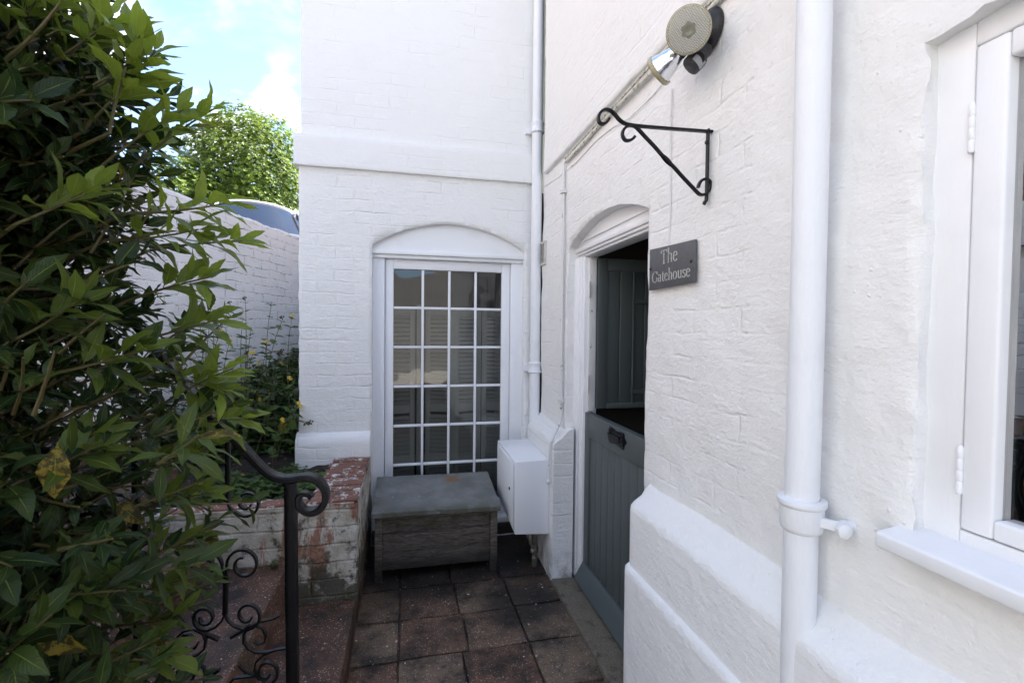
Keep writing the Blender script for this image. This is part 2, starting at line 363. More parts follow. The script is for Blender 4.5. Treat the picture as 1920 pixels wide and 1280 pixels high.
def lowwall(nt):
    p = pos(nt); x, y, z = xyz(nt, p); w = noise(nt, p, 7, 3, .5, 'Color'); wx, wy, wz = xyz(nt, w)
    u = ma(nt, 'ADD', x, y); uu = ma(nt, 'ADD', u, ma(nt, 'MULTIPLY', wx, .03)); zz = ma(nt, 'ADD', z, ma(nt, 'MULTIPLY', wy, .02))
    mo = nd(nt, 'TexBrick', {'Vector': comb(nt, uu, zz), 'Scale': 1., 'Mortar Size': .008, 'Mortar Smooth': .8, 'Brick Width': .226, 'Row Height': .083}).outputs['Fac']
    c = mixc(nt, sm(nt, noise(nt, p, 8, 5, .65), .38, .66), (.60, .58, .53), (.40, .37, .30))
    red = sm(nt, noise(nt, scl(nt, p, (1.6, 1, .45)), 7, 6, .66), .53, .62); c = mixc(nt, ma(nt, 'MULTIPLY', red, .9), c, mixc(nt, noise(nt, p, 30, 3), (.24, .085, .045), (.34, .17, .11)))
    alg = sm(nt, ma(nt, 'ADD', noise(nt, p, 10, 7, .72), ma(nt, 'MULTIPLY', sm(nt, z, .45, .12), .20)), .54, .66); c = mixc(nt, ma(nt, 'MULTIPLY', alg, .9), c, (.045, .042, .025))
    c = mixc(nt, ma(nt, 'MULTIPLY', ma(nt, 'MULTIPLY', mo, sm(nt, noise(nt, p, 12, 3), .45, .6)), .5), c, (.14, .12, .09))
    h = ma(nt, 'ADD', ma(nt, 'MULTIPLY', mo, -.004), ma(nt, 'MULTIPLY', noise(nt, p, 26, 6, .68), .012)); return pbr(nt, c, .75, h, 1.)
M_LOW = mat('stained painted low wall', lowwall)
def capb(nt):
    p = pos(nt); c = mixc(nt, noise(nt, p, 18, 5, .6), (.15, .056, .040), (.24, .12, .085))
    fl = sm(nt, noise(nt, scl(nt, p, (1, 1, 1)), 17, 8, .75), .525, .58); c = mixc(nt, fl, c, (.62, .60, .56))
    d = sm(nt, noise(nt, p, 9, 5, .7), .56, .68); c = mixc(nt, ma(nt, 'MULTIPLY', d, .8), c, (.06, .045, .03))
    return pbr(nt, c, .8, ma(nt, 'ADD', ma(nt, 'MULTIPLY', fl, .4), noise(nt, p, 40, 5, .7)), .004)
M_CAP = mat('red brick with flaking paint', capb)
def rb(nt):
    p = pos(nt); x, y, z = xyz(nt, p)
    b = nd(nt, 'TexBrick', {'Vector': comb(nt, ma(nt, 'ADD', x, y), z), 'Scale': 1., 'Color1': (.30, .11, .06, 1), 'Color2': (.20, .07, .045, 1), 'Mortar': (.33, .29, .24, 1), 'Mortar Size': .006, 'Brick Width': .226, 'Row Height': .076})
    return pbr(nt, mixc(nt, noise(nt, p, 2, 5), b.outputs[0], (.2, .12, .08)), .85, b.outputs['Fac'], -.006)
M_RED = mat('red brickwork', rb)
M_TILE = mat('clay roof tile', lambda nt: pbr(nt, mixc(nt, noise(nt, pos(nt), 9, 5, .7), (.26, .11, .06), (.14, .075, .05)), .85, noise(nt, pos(nt), 40, 4), .01))
def glass(tint=(1, 1, 1), ior=1.5, base=.0):
    def fn(nt):
        fr = nd(nt, 'Fresnel', {'IOR': ior}).outputs[0]; f = ma(nt, 'ADD', fr, base, clamp=True)
        b = nd(nt, 'Bump', {'Height': noise(nt, pos(nt), 3.5, 2), 'Distance': .004}).outputs[0]
        g = nd(nt, 'BsdfGlossy', {'Color': (1, 1, 1, 1), 'Roughness': .01, 'Normal': b}).outputs[0]; t = nd(nt, 'BsdfTransparent', {'Color': c4(tint)}).outputs[0]
        return nd(nt, 'MixShader', {0: f, 1: t, 2: g}).outputs[0]
    return fn
M_GLASS = mat('window glass', glass((.74, .76, .755), 1.48, .01)); M_CARGLASS = mat('car glass', glass((.03, .05, .055), 1.55, .08)); M_WGLASS = mat('casement glass', glass((.35, .38, .38), 1.6, .32))
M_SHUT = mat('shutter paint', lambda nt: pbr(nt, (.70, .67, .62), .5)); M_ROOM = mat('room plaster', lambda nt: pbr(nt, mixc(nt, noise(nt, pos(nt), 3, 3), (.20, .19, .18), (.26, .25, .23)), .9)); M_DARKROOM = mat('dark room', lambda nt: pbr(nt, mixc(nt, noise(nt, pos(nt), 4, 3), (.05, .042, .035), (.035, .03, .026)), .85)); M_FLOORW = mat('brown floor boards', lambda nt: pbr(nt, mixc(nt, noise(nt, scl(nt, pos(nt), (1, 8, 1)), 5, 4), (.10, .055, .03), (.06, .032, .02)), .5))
M_SLATE = mat('engraved slate', lambda nt: pbr(nt, mixc(nt, noise(nt, pos(nt), 45, 5, .6), (.062, .066, .072), (.105, .11, .118)), .45, noise(nt, pos(nt), 80, 4), .0012)); M_LET = mat('letter paint', lambda nt: pbr(nt, mixc(nt, sm(nt, noise(nt, pos(nt), 120, 3), .5, .7), (.50, .50, .47), (.24, .24, .23)), .6))
M_CHROME = mat('mirrored lamp glass', lambda nt: pbr(nt, (.78, .80, .84), .14, metal=1., h=noise(nt, pos(nt), 30, 2), dist=.003)); M_RIM = mat('yellowed lamp rim', lambda nt: pbr(nt, mixc(nt, noise(nt, pos(nt), 70, 3), (.30, .26, .13), (.42, .37, .24)), .25, coat=.6))
def lens(nt):
    p = pos(nt); d = vor(nt, p, 300, rnd=.05); x, y, z = xyz(nt, nd(nt, 'TexCoord').outputs['Object'])
    c = mixc(nt, sm(nt, d, .2, .6), (.88, .88, .84), (.36, .35, .28)); b = nd(nt, 'Attribute', attribute_name='tint').outputs['Color']; r, g, bb = xyz(nt, b)
    c = mixc(nt, ma(nt, 'MULTIPLY', r, .92), c, (.16, .16, .11))
    return pbr(nt, c, .22, ma(nt, 'MULTIPLY', sm(nt, d, .0, .7), ma(nt, 'SUBTRACT', 1., r)), .003, coat=.5)
M_LENS = mat('dimpled lamp lens', lens)
M_SENS = mat('sensor window', lambda nt: pbr(nt, (.34, .36, .38), .3)); M_CABLE = mat('painted over conduit', lambda nt: pbr(nt, mixc(nt, sm(nt, noise(nt, pos(nt), 38, 5, .7), .50, .62), (.66, .65, .58), (.26, .24, .17)), .6, noise(nt, pos(nt), 60, 4), .003))
M_CABLE2 = mat('white painted cable', lambda nt: pbr(nt, mixc(nt, sm(nt, noise(nt, pos(nt), 22, 4, .7), .62, .68), (.74, .74, .74), (.12, .12, .12)), .5, noise(nt, pos(nt), 60, 4), .002))
M_CARP = mat('white car paint', lambda nt: pbr(nt, (.72, .73, .75), .25, coat=1.)); M_RUB = mat('black rubber', lambda nt: pbr(nt, (.02, .02, .02), .7)); M_ALLOY = mat('alloy', lambda nt: pbr(nt, (.6, .6, .62), .3, metal=1.)); M_HL = mat('headlamp lens', lambda nt: pbr(nt, (.7, .72, .75), .1, coat=1.)); M_CARIN = mat('car interior', lambda nt: pbr(nt, (.03, .03, .035), .8))
M_VENT = mat('vent plastic', lambda nt: pbr(nt, (.55, .54, .50), .5)); M_BOUNCE = mat('pale bounce wall', lambda nt: pbr(nt, mixc(nt, noise(nt, pos(nt), 2, 5), (.34, .33, .31), (.27, .26, .25)), .8)); M_GAP_SHADE = mat('dark joint', lambda nt: pbr(nt, (.02, .018, .016), .95))
M_BARK = mat('bark', lambda nt: pbr(nt, mixc(nt, noise(nt, pos(nt), 40, 5), (.05, .035, .022), (.10, .07, .045)), .8, noise(nt, pos(nt), 60, 4), .003)); M_TWIG = mat('green brown twig', lambda nt: pbr(nt, mixc(nt, noise(nt, pos(nt), 9, 3), (.10, .045, .025), (.10, .12, .035)), .5))
M_GRASS = mat('turf', lambda nt: pbr(nt, mixc(nt, noise(nt, pos(nt), 7, 6, .7), (.025, .05, .012), (.06, .08, .03)), .9, noise(nt, pos(nt), 40, 5), .03)); M_TARMAC = mat('tarmac', lambda nt: pbr(nt, mixc(nt, noise(nt, pos(nt), 120, 4), (.04, .04, .04), (.075, .075, .072)), .85, noise(nt, pos(nt), 160, 3), .004)); M_YARD = mat('yard paving', lambda nt: pbr(nt, mixc(nt, noise(nt, pos(nt), 3, 5), (.46, .43, .38), (.40, .37, .33)), .85))
def leafm(dark, light, trans=.3, rough=.36, rib=True):
    def fn(nt):
        a = nd(nt, 'Attribute', attribute_name='tint').outputs['Color']; r, g, b = xyz(nt, a); uv = nd(nt, 'Attribute', attribute_name='luv').outputs['Vector']; u, v, w_ = xyz(nt, uv); p = pos(nt)
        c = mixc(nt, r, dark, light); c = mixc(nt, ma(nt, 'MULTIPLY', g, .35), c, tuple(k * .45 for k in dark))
        c = mixc(nt, b, c, mixc(nt, sm(nt, noise(nt, p, 70, 4, .7), .42, .55), (.34, .26, .04), (.07, .055, .018)))
        au = ma(nt, 'ABSOLUTE', u); h = noise(nt, p, 55, 3)
        if rib:
            c = mixc(nt, ma(nt, 'MULTIPLY', sm(nt, au, .08, .03), .32), c, tuple(min(1, k * 1.6 + .03) for k in light))
            vein = ma(nt, 'ABSOLUTE', ma(nt, 'SINE', ma(nt, 'SUBTRACT', ma(nt, 'MULTIPLY', v, 42.), ma(nt, 'MULTIPLY', au, 9.)))); h = ma(nt, 'ADD', ma(nt, 'MULTIPLY', sm(nt, vein, .0, .35), .5), ma(nt, 'ADD', ma(nt, 'MULTIPLY', sm(nt, au, .0, .12), .8), ma(nt, 'MULTIPLY', h, .6)))
        d = pbr(nt, c, rough, h, .0011, spec=.32)
        t = nd(nt, 'BsdfTranslucent', {'Color': mixc(nt, .5, c, mixc(nt, r, dark, (light[0] * 1.6, light[1] * 1.5, light[2])))}).outputs[0]
        return nd(nt, 'MixShader', {0: trans, 1: d, 2: t}).outputs[0]
    return fn
M_LEAF = mat('laurel leaf', leafm((.021, .044, .014), (.26, .35, .05), .34)); M_TREE = mat('tree leaf', leafm((.040, .08, .012), (.27, .37, .05), .38, .45, False)); M_IVY = mat('ground leaf', leafm((.03, .065, .016), (.12, .20, .04), .28)); M_SHRUB = mat('shrub leaf', leafm((.035, .07, .018), (.12, .19, .035), .3))
M_FLOW = mat('yellow petal', lambda nt: pbr(nt, (.62, .42, .03), .5)); M_SEED = mat('brown seed head', lambda nt: pbr(nt, (.055, .022, .018), .6)); M_DRY = mat('leaf litter', lambda nt: pbr(nt, mixc(nt, nd(nt, 'Attribute', attribute_name='tint').outputs['Color'], (.16, .09, .045), (.65, .62, .57)), .7))
# ------------------------------------------------------------------ the ground
def paving():
    V = []; Fs = []; T = []
    b = MB(); b.box(-.5, 1.2, -6, 3.6, -.08, -.022); V += b.v; Fs += b.f; T += [0] * len(b.v)
    rs = random.Random(5); ys = [-1.2 + .2875 * k for k in range(-8, 16)]; off = 2.349 - (-1.2 + .2875 * 12.345); ys = [2.349 + .2875 * k for k in range(-24, 4)]
    for j, y in enumerate(ys):
        xs = [-.335, -.033, .265 + rs.uniform(-.02, .015), .56 + rs.uniform(-.03, .01), .86]
        for i in range(4):
            x0, x1 = xs[i] + .006, xs[i + 1] - .006; y0, y1 = y + .006, y + .2875 - .006; n0 = len(V); tone = rs.random()
            tl = [rs.uniform(-.004, .004) for _ in range(3)]; N = 5
            rings = []
            # grid top with worn rounded edges
            for a in range(N + 1):
                for c in range(N + 1):
                    sx, sy = a / N, c / N
                    px = x0 + (x1 - x0) * sx; py = y0 + (y1 - y0) * sy
                    px += relief(py * 5, px * 5 + i, .006); py += relief(px * 5 + 3, py * 5, .006)
                    e = min(min(sx, 1 - sx), min(sy, 1 - sy)) * N
                    z = tl[0] + tl[1] * (sx - .5) + tl[2] * (sy - .5) + relief(px * 4, py * 4, .004) - (.004 if e < .5 else 0)
                    V.append((px, py, z)); T.append(tone)
            for a in range(N):
                for c in range(N):
                    k = n0 + a * (N + 1) + c; Fs.append((k, k + N + 1, k + N + 2, k + 1))
            bd = [n0 + c for c in range(N + 1)] + [n0 + a * (N + 1) + N for a in range(1, N + 1)] + [n0 + N * (N + 1) + c for c in range(N - 1, -1, -1)] + [n0 + a * (N + 1) for a in range(N - 1, 0, -1)]
            m0 = len(V)
            for k in bd: V.append((V[k][0], V[k][1], -.03)); T.append(tone)
            for q in range(len(bd)): Fs.append((bd[q], bd[(q + 1) % len(bd)], m0 + (q + 1) % len(bd), m0 + q))
    mb = MB(); mb.v = V; mb.f = Fs; o = mb.build('paving', M_PAVER, None, smooth=40)
    a = o.data.color_attributes.new('tint', 'FLOAT_COLOR', 'POINT'); a.data.foreach_set('color', [c for t in T for c in (t, t, t, 1)])
    struct(o)
paving()
b = MB(); b.box(-30, 40, -40, -.9, -.5, -.09); b.box(-30, -.52, -.9, .2, -.5, -.09); struct(b.build('yard', M_YARD))  # unseen yard, its pale tone set to bounce light into the alley
# steps climbing to the left between the railing and the low wall
def steps():
    V = []; Fs = []
    b = MB(); z = .13; x = -.235; prof = []
    xs = [-.235, -.545, -.86, -1.17, -1.48, -1.8]; zs = [.13, .325, .52, .71, .90]
    pr = [(-.235, -.1), (-.235, .118), (-.243, .13)]
    for k in range(1, 5): pr += [(xs[k] + .006, zs[k - 1]), (xs[k], zs[k - 1] + .01), (xs[k], zs[k] - .012), (xs[k] - .008, zs[k])]
    pr += [(-2.4, .90), (-2.4, -.1)]
    ys = frange(.95, 2.75, .04); n = len(pr)
    for y in ys:
        for (a, c) in pr: V.append((a + relief(y, c * 3 + a, .008), y, c + relief(y * 2, a * 2, .006)))
    for i in range(len(ys) - 1):
        for k in range(n - 1): Fs.append((i * n + k, i * n + k + 1, (i + 1) * n + k + 1, (i + 1) * n + k))
    Fs += [tuple(range(n)), tuple((len(ys) - 1) * n + k for k in range(n))[::-1]]
    b.v = V; b.f = Fs; struct(b.build('steps', M_TREAD, None, smooth=40))
steps()
# planted bed rising to the far wall
def bed_z(x, y):
    s = min(1, max(0, (y - 2.7) / 2.3)); l = min(1, max(0, (-x - .4) / 2.5))
    return .555 + .50 * max(0, (s - .12) / .88) ** 1.25 + .12 * l * s + relief(x * 2, y * 2, .05)
def bed():
    xs = frange(-3.4, -.25, .05); ys = frange(2.42, 6.2, .05); V = [(x, y, bed_z(x, y)) for y in ys for x in xs]; nx = len(xs)
    Q = np.array([(j * nx + i, j * nx + i + 1, (j + 1) * nx + i + 1, (j + 1) * nx + i) for j in range(len(ys) - 1) for i in range(nx - 1) if not (ys[j] > 3.15 and xs[i + 1] > -.6)])
    o = arr_mesh('soil', V, Q, M_SOIL); struct(o)
bed()
# upper street level behind the far wall, and turf under the tree
b = MB(); g = []; b.add([(-40, -2, 2.0), (-2.9, -2, 2.0), (-1.62, 4.2, 2.0), (-.62, 7.0, 2.0), (3, 8.3, 2.0), (60, 8.3, 2.0), (60, 120, 2.2), (-90, 120, 2.2)], [(0, 1, 2, 3, 4, 5, 6, 7)]); struct(b.build('road', M_TARMAC))
b = MB(); b.add([(-14, 9.8, 2.03), (8, 10.6, 2.03), (30, 40, 2.2), (-40, 40, 2.2)], [(0, 1, 2, 3)]); struct(b.build('grass_bank', M_GRASS))
b = MB(); b.add([(-300, -300, -.6), (300, -300, -.6), (300, 300, -.6), (-300, 300, -.6)], [(0, 1, 2, 3)]); struct(b.build('ground', M_GRASS))
# hills of planted ground far off keep the horizon closed
# ------------------------------------------------------------------ retaining wall with brick coping
lw = thing('low_garden_wall', 'low stained white brick retaining wall with flaking red brick coping beside the steps', 'garden wall', (-.4, 2.4, 0))
def lowwall_mesh():
    us = frange(-2.3, -.235, .03); V = []; Fs = []
    # front face (towards camera), rounded corner, then right face along the alley
    path = [(x, 2.36, 0, -1) for x in us[:-1]] + [(-.250, 2.36, 0, -1), (-.240, 2.364, .7, -.7), (-.235, 2.374, 1, 0)] + [(-.235, y, 1, 0) for y in frange(2.40, 3.2, .03)]
    zs = frange(-.02, .60, .025); n = len(zs)
    for k, (x, y, nx, ny) in enumerate(path):
        L = k * .03
        for z in zs:
            d = relief(L, z, .016) + (.004 if int((z + relief(L * 2, z, .01)) / .083) % 2 else 0); V.append((x + nx * d, y + ny * d, z))
    for i in range(len(path) - 1):
        for k in range(n - 1): Fs.append((i * n + k, (i + 1) * n + k, (i + 1) * n + k + 1, i * n + k + 1))
    m0 = len(V)
    for (x, y, nx, ny) in path: V.append((x - nx * .06, y - ny * .06, .60))
    for i in range(len(path) - 1): Fs.append((i * n + n - 1, (i + 1) * n + n - 1, m0 + i + 1, m0 + i))
    b = MB(); b.v = V; b.f = Fs; b.build('wall', M_LOW, lw, smooth=60)
lowwall_mesh()
def rough_brick(b, x0, x1, y0, y1, z0, z1, rs):
    n0 = len(b.v); NX = max(2, int((x1 - x0) / .03)); NY = max(2, int((y1 - y0) / .03)); g = {}
    for i in range(NX + 1):
        for j in range(NY + 1):
            x = x0 + (x1 - x0) * i / NX; y = y0 + (y1 - y0) * j / NY; e = i in (0, NX) or j in (0, NY)
            b.v.append((x + rs.uniform(-.003, .003), y + rs.uniform(-.003, .003), z1 - (.006 if e else 0) + rs.uniform(-.0025, .0025))); g[i, j] = len(b.v) - 1
    for i in range(NX):
        for j in range(NY): b.f.append((g[i, j], g[i + 1, j], g[i + 1, j + 1], g[i, j + 1]))
    bd = [g[i, 0] for i in range(NX + 1)] + [g[NX, j] for j in range(1, NY + 1)] + [g[i, NY] for i in range(NX - 1, -1, -1)] + [g[0, j] for j in range(NY - 1, 0, -1)]
    m0 = len(b.v)
    for k in bd: b.v.append((b.v[k][0], b.v[k][1], z0))
    for q in range(len(bd)): b.f.append((bd[q], bd[(q + 1) % len(bd)], m0 + (q + 1) % len(bd), m0 + q))
cb = MB(); rs = random.Random(3)
y = 2.37
while y < 3.16: 
    w = .072 + rs.uniform(-.003, .003); rough_brick(cb, -.455 + rs.uniform(-.01, .01), -.238, y, y + w, .57, .617 + rs.uniform(-.004, .004), rs); y += w + .006
x = -.47
while x > -2.3:
    w = .218; rough_brick(cb, x - w, x, 2.365, 2.455 + rs.uniform(-.006, .006), .57, .612 + rs.uniform(-.004, .004), rs); x -= w + .008
cb.build('coping', M_CAP, lw, smooth=50)

# ------------------------------------------------------------------ annex (the wing facing the camera)
FY = 3.2
mx = lambda u, z, o=0.: (u, FY - o, z)
annex = thing('white_annex', 'white painted brick wing facing the camera with arched glazed door', 'building', (.1, FY, 0))
wall('wall', M_BX, annex, mx, -.672, .893, -.05, 2.49, hole=(-.23, .812, .0, 2.0, 2.163), du=.02, amp=.007, depth=.16, left_ret=5.5, right_ret=1.6)
sweep('string_course', M_BXS, annex, [(-.05, 2.472), (.029, 2.472), (.031, 2.476)] + [(.031, z) for z in frange(2.49, 2.66, .03)] + [(.028, 2.668), (.0, 2.679), (-.05, 2.680)], frange(-.70, .893, .02), mx, .005, smooth=35)
sweep('upper_wall', M_BXS, annex, [(-.02, 2.67)] + [(0.004, z) for z in frange(2.675, 4.2, .04)] + [(0.004, 5.2)], frange(-.66, .893, .03), mx, .005)
for nm_, bx_ in (('side_wall', (-.66, -.5, FY + .03, 8.7, 2.3, 5.2)), ('rear_wall', (-.66, 6, 8.5, 8.7, -.1, 5.2)), ('roof', (-.66, 6, FY + .05, 8.6, 5.2, 5.35)), ('return_wall', (1.03, 6, FY + .02, FY + .2, 0, 5.2)), ('inner_wall', (-.5, .9, FY + .17, FY + .27, 2.26, 5.2))): MB().box(*bx_).build(nm_, M_BXS, annex)  # unseen outer boxes, height and roof added to keep sun off the alley
# plinth of the annex, left of the door
sweep('plinth', M_BXS, annex, [(-.03, -.05), (.045, -.05)] + [(.045, z) for z in frange(0, .70, .07)] + [(.038, .735), (.008, .765), (-.03, .775)], frange(-.69, -.236, .03), mx, .005)
# room behind the glazed door
b = MB(); b.box(-.6, 2.6, 6.4, 6.5, -.05, 2.5); b.box(-.66, -.6, 3.50, 6.4, -.05, 2.5); b.box(2.6, 2.7, 3.5, 6.4, -.05, 2.5); b.box(-.66, 2.7, 3.48, 6.5, 2.4, 2.5); b.box(.87, 2.6, 3.44, 3.52, -.05, 2.4); b.build('room', M_ROOM, annex)
b = MB(); b.box(-.6, 2.6, 3.50, 6.4, -.06, .02); b.build('room_floor', M_FLOORW, annex)
# glazed door
fr = MB(); y0, y1 = 3.262, 3.36
fr.box(-.234, -.150, y0, y1, .05, 1.925); fr.box(.722, .826, y0, y1, .05, 1.925); fr.box(-.234, .826, y0, y1, 1.9255, 1.945)
frame = fr.build('door_frame', M_WOOD, annex, bevel=.004)
b = MB(); b.box(-.236, .828, 3.225, 3.30, 1.946, 1.972); b.box(-.236, .828, 3.243, 3.30, 1.922, 1.9455); b.build('drip_moulding', M_WOOD, annex, bevel=.004)
arc = []
for k in range(25):
    t = -1 + k / 12; w = .531; s_ = .17; rad = (w * w + s_ * s_) / (2 * s_); arc.append((.291 + t * w, 1.995 + math.sqrt(rad * rad - (t * w) ** 2) - (rad - s_)))
b = MB(); b.prism([(-.24, 1.9725)] + arc + [(.822, 1.9725)], lambda u, z: (u, 3.245, z), lambda u, z: (u, 3.36, z)); b.build('arch_panel', M_WOOD, annex)
dl = MB(); y0, y1 = 3.283, 3.325
dl.box(-.147, -.093, y0, y1, .10, 1.921); dl.box(.660, .719, y0, y1, .10, 1.921); dl.box(-.0925, .6595, y0, y1, 1.856, 1.921); dl.box(-.0925, .6595, y0, y1, .10, .225)
leaf_ = dl.build('glazed_door', M_WOOD, annex, bevel=.003)
zr = [.228, .503, .775, 1.048, 1.321, 1.592, 1.855]; xc = [-.091, .104, .287, .473, .658]
gb = MB()
for x in xc[1:-1]: gb.box(x - .0085, x + .0085, 3.290, 3.322, .2255, 1.8555)
for z in zr[1:-1]:
    for i in range(4):
        a = xc[i] + (.0087 if i else -.001); c = xc[i + 1] - (.0087 if i < 3 else -.001); gb.box(a, c, 3.2915, 3.322, z - .0085, z + .0085)
# small putty fillets round the glazing
gb.build('glazing_bar', M_WOOD, leaf_, bevel=.004)
b = MB(); b.box(-.0935, .6605, 3.308, 3.312, .2245, 1.8565); b.build('pane', M_GLASS, leaf_)
b = MB(); b.box(-.15, .74, 3.215, 3.283, .075, .118); b.build('threshold', M_WOOD, annex, bevel=.008)
b = MB(); b.box(-.234, .828, 3.20, 3.46, -.04, .074); b.build('sill_board', M_OLDWOOD, annex, bevel=.006)
# louvred shutters standing folded inside
def shutter(x0, y0_, x1, y1_, z0=.10, z1=1.60):
    P0, P1 = Vector((x0, y0_, 0)), Vector((x1, y1_, 0)); d = (P1 - P0); L = d.length; d.normalize(); nrm = Vector((-d.y, d.x, 0)); M = Matrix(((d.x, nrm.x, 0, P0.x), (d.y, nrm.y, 0, P0.y), (0, 0, 1, 0), (0, 0, 0, 1)))
    b = MB(); b.box(0, .035, 0, .022, z0, z1, M); b.box(L - .035, L, 0, .022, z0, z1, M)
    for a, c in ((z0, z0 + .07), (z1 - .055, z1), (.84, .90)): b.box(.0352, L - .0352, 0.001, .021, a, c, M)
    s = b.build('shutter', M_SHUT, annex, bevel=.002)
    for lo, hi in ((z0 + .085, .83), (.915, z1 - .06)):
        b = MB(); z = lo
        while z < hi: b.box(.033, L - .033, -.016, .016, -.003, .003, M @ Matrix.Translation((0, .011, z)) @ Matrix.Rotation(R(38), 4, 'X')); z += .031
        b.build('louvres', M_SHUT, s)
for a in ((-.13, 3.40, .055, 3.44), (.13, 3.48, .335, 3.41), (.34, 3.41, .545, 3.48), (.55, 3.48, .72, 3.40)): shutter(*a)
b = MB(); b.box(.068, .118, 3.44, 3.47, .1, 1.62); s = b.build('shutter_post', M_SHUT, annex, bevel=.003)
for z in (.33, .95, 1.46):
    b = MB(); b.box(.104, .119, 3.428, 3.4395, z - .025, z + .025); b.build('hinge', M_BLACKP, s)

# ------------------------------------------------------------------ house on the right
house = thing('white_house', 'white painted brick house on the right with green stable door and casement window', 'building', (1.2, 1, 0))
WX = .91
my = lambda u, z, o=0.: (WX - o, u, z)
wall('wall', M_BY, house, my, 1.1, 3.105, -.05, 2.52, hole=(1.655, 2.592, -.05, 1.925, 2.025), du=.02, amp=.010, depth=.16, pin=(1.1,), right_ret=.3, seed=3)
wall('wall', M_RENDER, house, my, -3.2, 1.1, -.05, 2.52, hole=(-.30, .672, 1.04, 1.975, 1.99), du=.018, amp=.012, depth=.12, pin=(1.1,), seed=3, edge=.012)
us = frange(-3.2, 2.99, .03)+[3.012]
def upz(u): return 2.491 + (3.174 - u) * -.0163
V = []; Fs = []; pr = [(-.03, 0), (.020, 0.0), (.026, .008), (.026, .03)] + [(.024, .03 + k * .05) for k in range(1, 26)] + [(.024, 2.3)]; n = len(pr)
for u in us:
    for (o, dz) in pr: d = relief(u + 4, dz + 2, .006); V.append(my(u, upz(u) + dz + (d * .4 if dz < .02 else 0), o + d))
for i in range(len(us) - 1):
    for k in range(n - 1): Fs.append((i * n + k, (i + 1) * n + k, (i + 1) * n + k + 1, i * n + k + 1))
Fs += [tuple((len(us) - 1) * n + k for k in range(n))[::-1]]
b = MB(); b.v = V; b.f = Fs; b.build('upper_wall', M_BY, house, smooth=55)
# plinths: chamfered upper course and a slightly proud lower one
pu = [(-.03, .88), (.0, .868), (.020, .850), (.045, .826), (.075, .806), (.088, .792)] + [(.091, z) for z in frange(.775, .59, .04)] + [(.092, .574), (.098, .571), (.108, .562)] + [(.110, z) for z in frange(.54, .0, .06)] + [(.110, -.06), (-.03, -.06)]
pu2 = [(-.03, .88), (.0, .872), (.020, .852), (.045, .826), (.075, .806), (.088, .792)] + [(.091, z) for z in frange(.775, -.06, .04)] + [(-.03, -.06)]
mp2 = lambda u, z, o=0.: (WX - o, u, z)
sweep('plinth', M_RENDER, house, pu, [-3.2 + .06 * k for k in range(70)] + frange(1.0, 1.575, .03)[:-1] + [1.575, 1.590, 1.60, 1.603], lambda u, z, o=0.: (WX - (o - max(0, (u - 1.585)) * .5 if o > .03 else o), u, z), .0035)
sweep('plinth', M_BY, house, pu2, [2.527, 2.530, 2.540, 2.555] + frange(2.57, 3.12, .03), mp2, .0035)
# shell: unseen roof and outer walls added to shade the alley
for nm_, bx_ in (('rear_wall', (4.8, 5, -3.2, 3.2, -.1, 4.8)), ('end_wall', (.93, 5, -3.4, -3.2, -.1, 4.8)), ('roof', (.93, 5, -3.3, 3.2, 4.75, 4.9)), ('partition', (1.09, 5, 2.62, 2.70, -.05, 2.4)), ('ceiling', (1.09, 5, -3.2, 3.2, 2.35, 2.45))): MB().box(*bx_).build(nm_, M_BXS, house)
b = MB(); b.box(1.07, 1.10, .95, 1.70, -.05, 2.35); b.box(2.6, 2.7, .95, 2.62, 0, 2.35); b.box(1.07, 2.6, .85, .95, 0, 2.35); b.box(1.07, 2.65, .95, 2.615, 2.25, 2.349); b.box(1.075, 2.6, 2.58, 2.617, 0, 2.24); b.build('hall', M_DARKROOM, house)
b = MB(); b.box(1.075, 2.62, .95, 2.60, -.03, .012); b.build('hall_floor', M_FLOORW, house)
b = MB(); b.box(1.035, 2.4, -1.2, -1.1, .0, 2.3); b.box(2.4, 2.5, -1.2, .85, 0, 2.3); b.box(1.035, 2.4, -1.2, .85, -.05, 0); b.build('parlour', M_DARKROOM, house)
# doorstep
sweep('doorstep', M_STEP, house, [(-.13, -.04), (-.13, .012), (.085, .022), (.098, .016), (.105, -.04)], frange(1.615, 2.522, .03), lambda u, z, o=0.: (WX - o, u, z), .005)
# door frame: moulded jambs, lintel and boarded arch
b = MB()
for (xa, xb, ya, yb) in ((.957, 1.06, 2.535, 2.605), (.966, 1.06, 2.508, 2.5348), (.978, 1.06, 2.490, 2.5078)): b.box(xa, xb, ya, yb, .018, 1.866)
for (xa, xb, ya, yb) in ((.957, 1.06, 1.645, 1.70), (.966, 1.06, 1.7002, 1.727), (.978, 1.06, 1.7272, 1.745)): b.box(xa, xb, ya, yb, .018, 1.866)
b.box(.957, 1.06, 1.645, 2.605, 1.8948, 1.920); b.box(.966, 1.06, 1.645, 2.605, 1.880, 1.8945); b.box(.978, 1.06, 1.645, 2.605, 1.8663, 1.8798)
df = b.build('door_frame', M_WOOD, house, bevel=.004, seg=2)
b = MB(); b.box(1.003, 1.045, 2.478, 2.4895, .99, 1.866); b.build('rebate', M_WOODC, df, bevel=.002)
ar2 = []
for k in range(25):
    t = -1 + k / 12; w = .485; s_ = .108; rad = (w * w + s_ * s_) / (2 * s_); ar2.append((2.1235 + t * w, 1.923 + math.sqrt(rad * rad - (t * w) ** 2) - (rad - s_)))
b = MB(); b.prism([(1.64, 1.9205)] + ar2 + [(2.608, 1.9205)], lambda u, z: (.966, u, z), lambda u, z: (1.06, u, z)); b.box(.958, .9655, 1.66, 2.59, 1.945, 1.953); b.build('arch_panel', M_WOOD, df, bevel=.002)
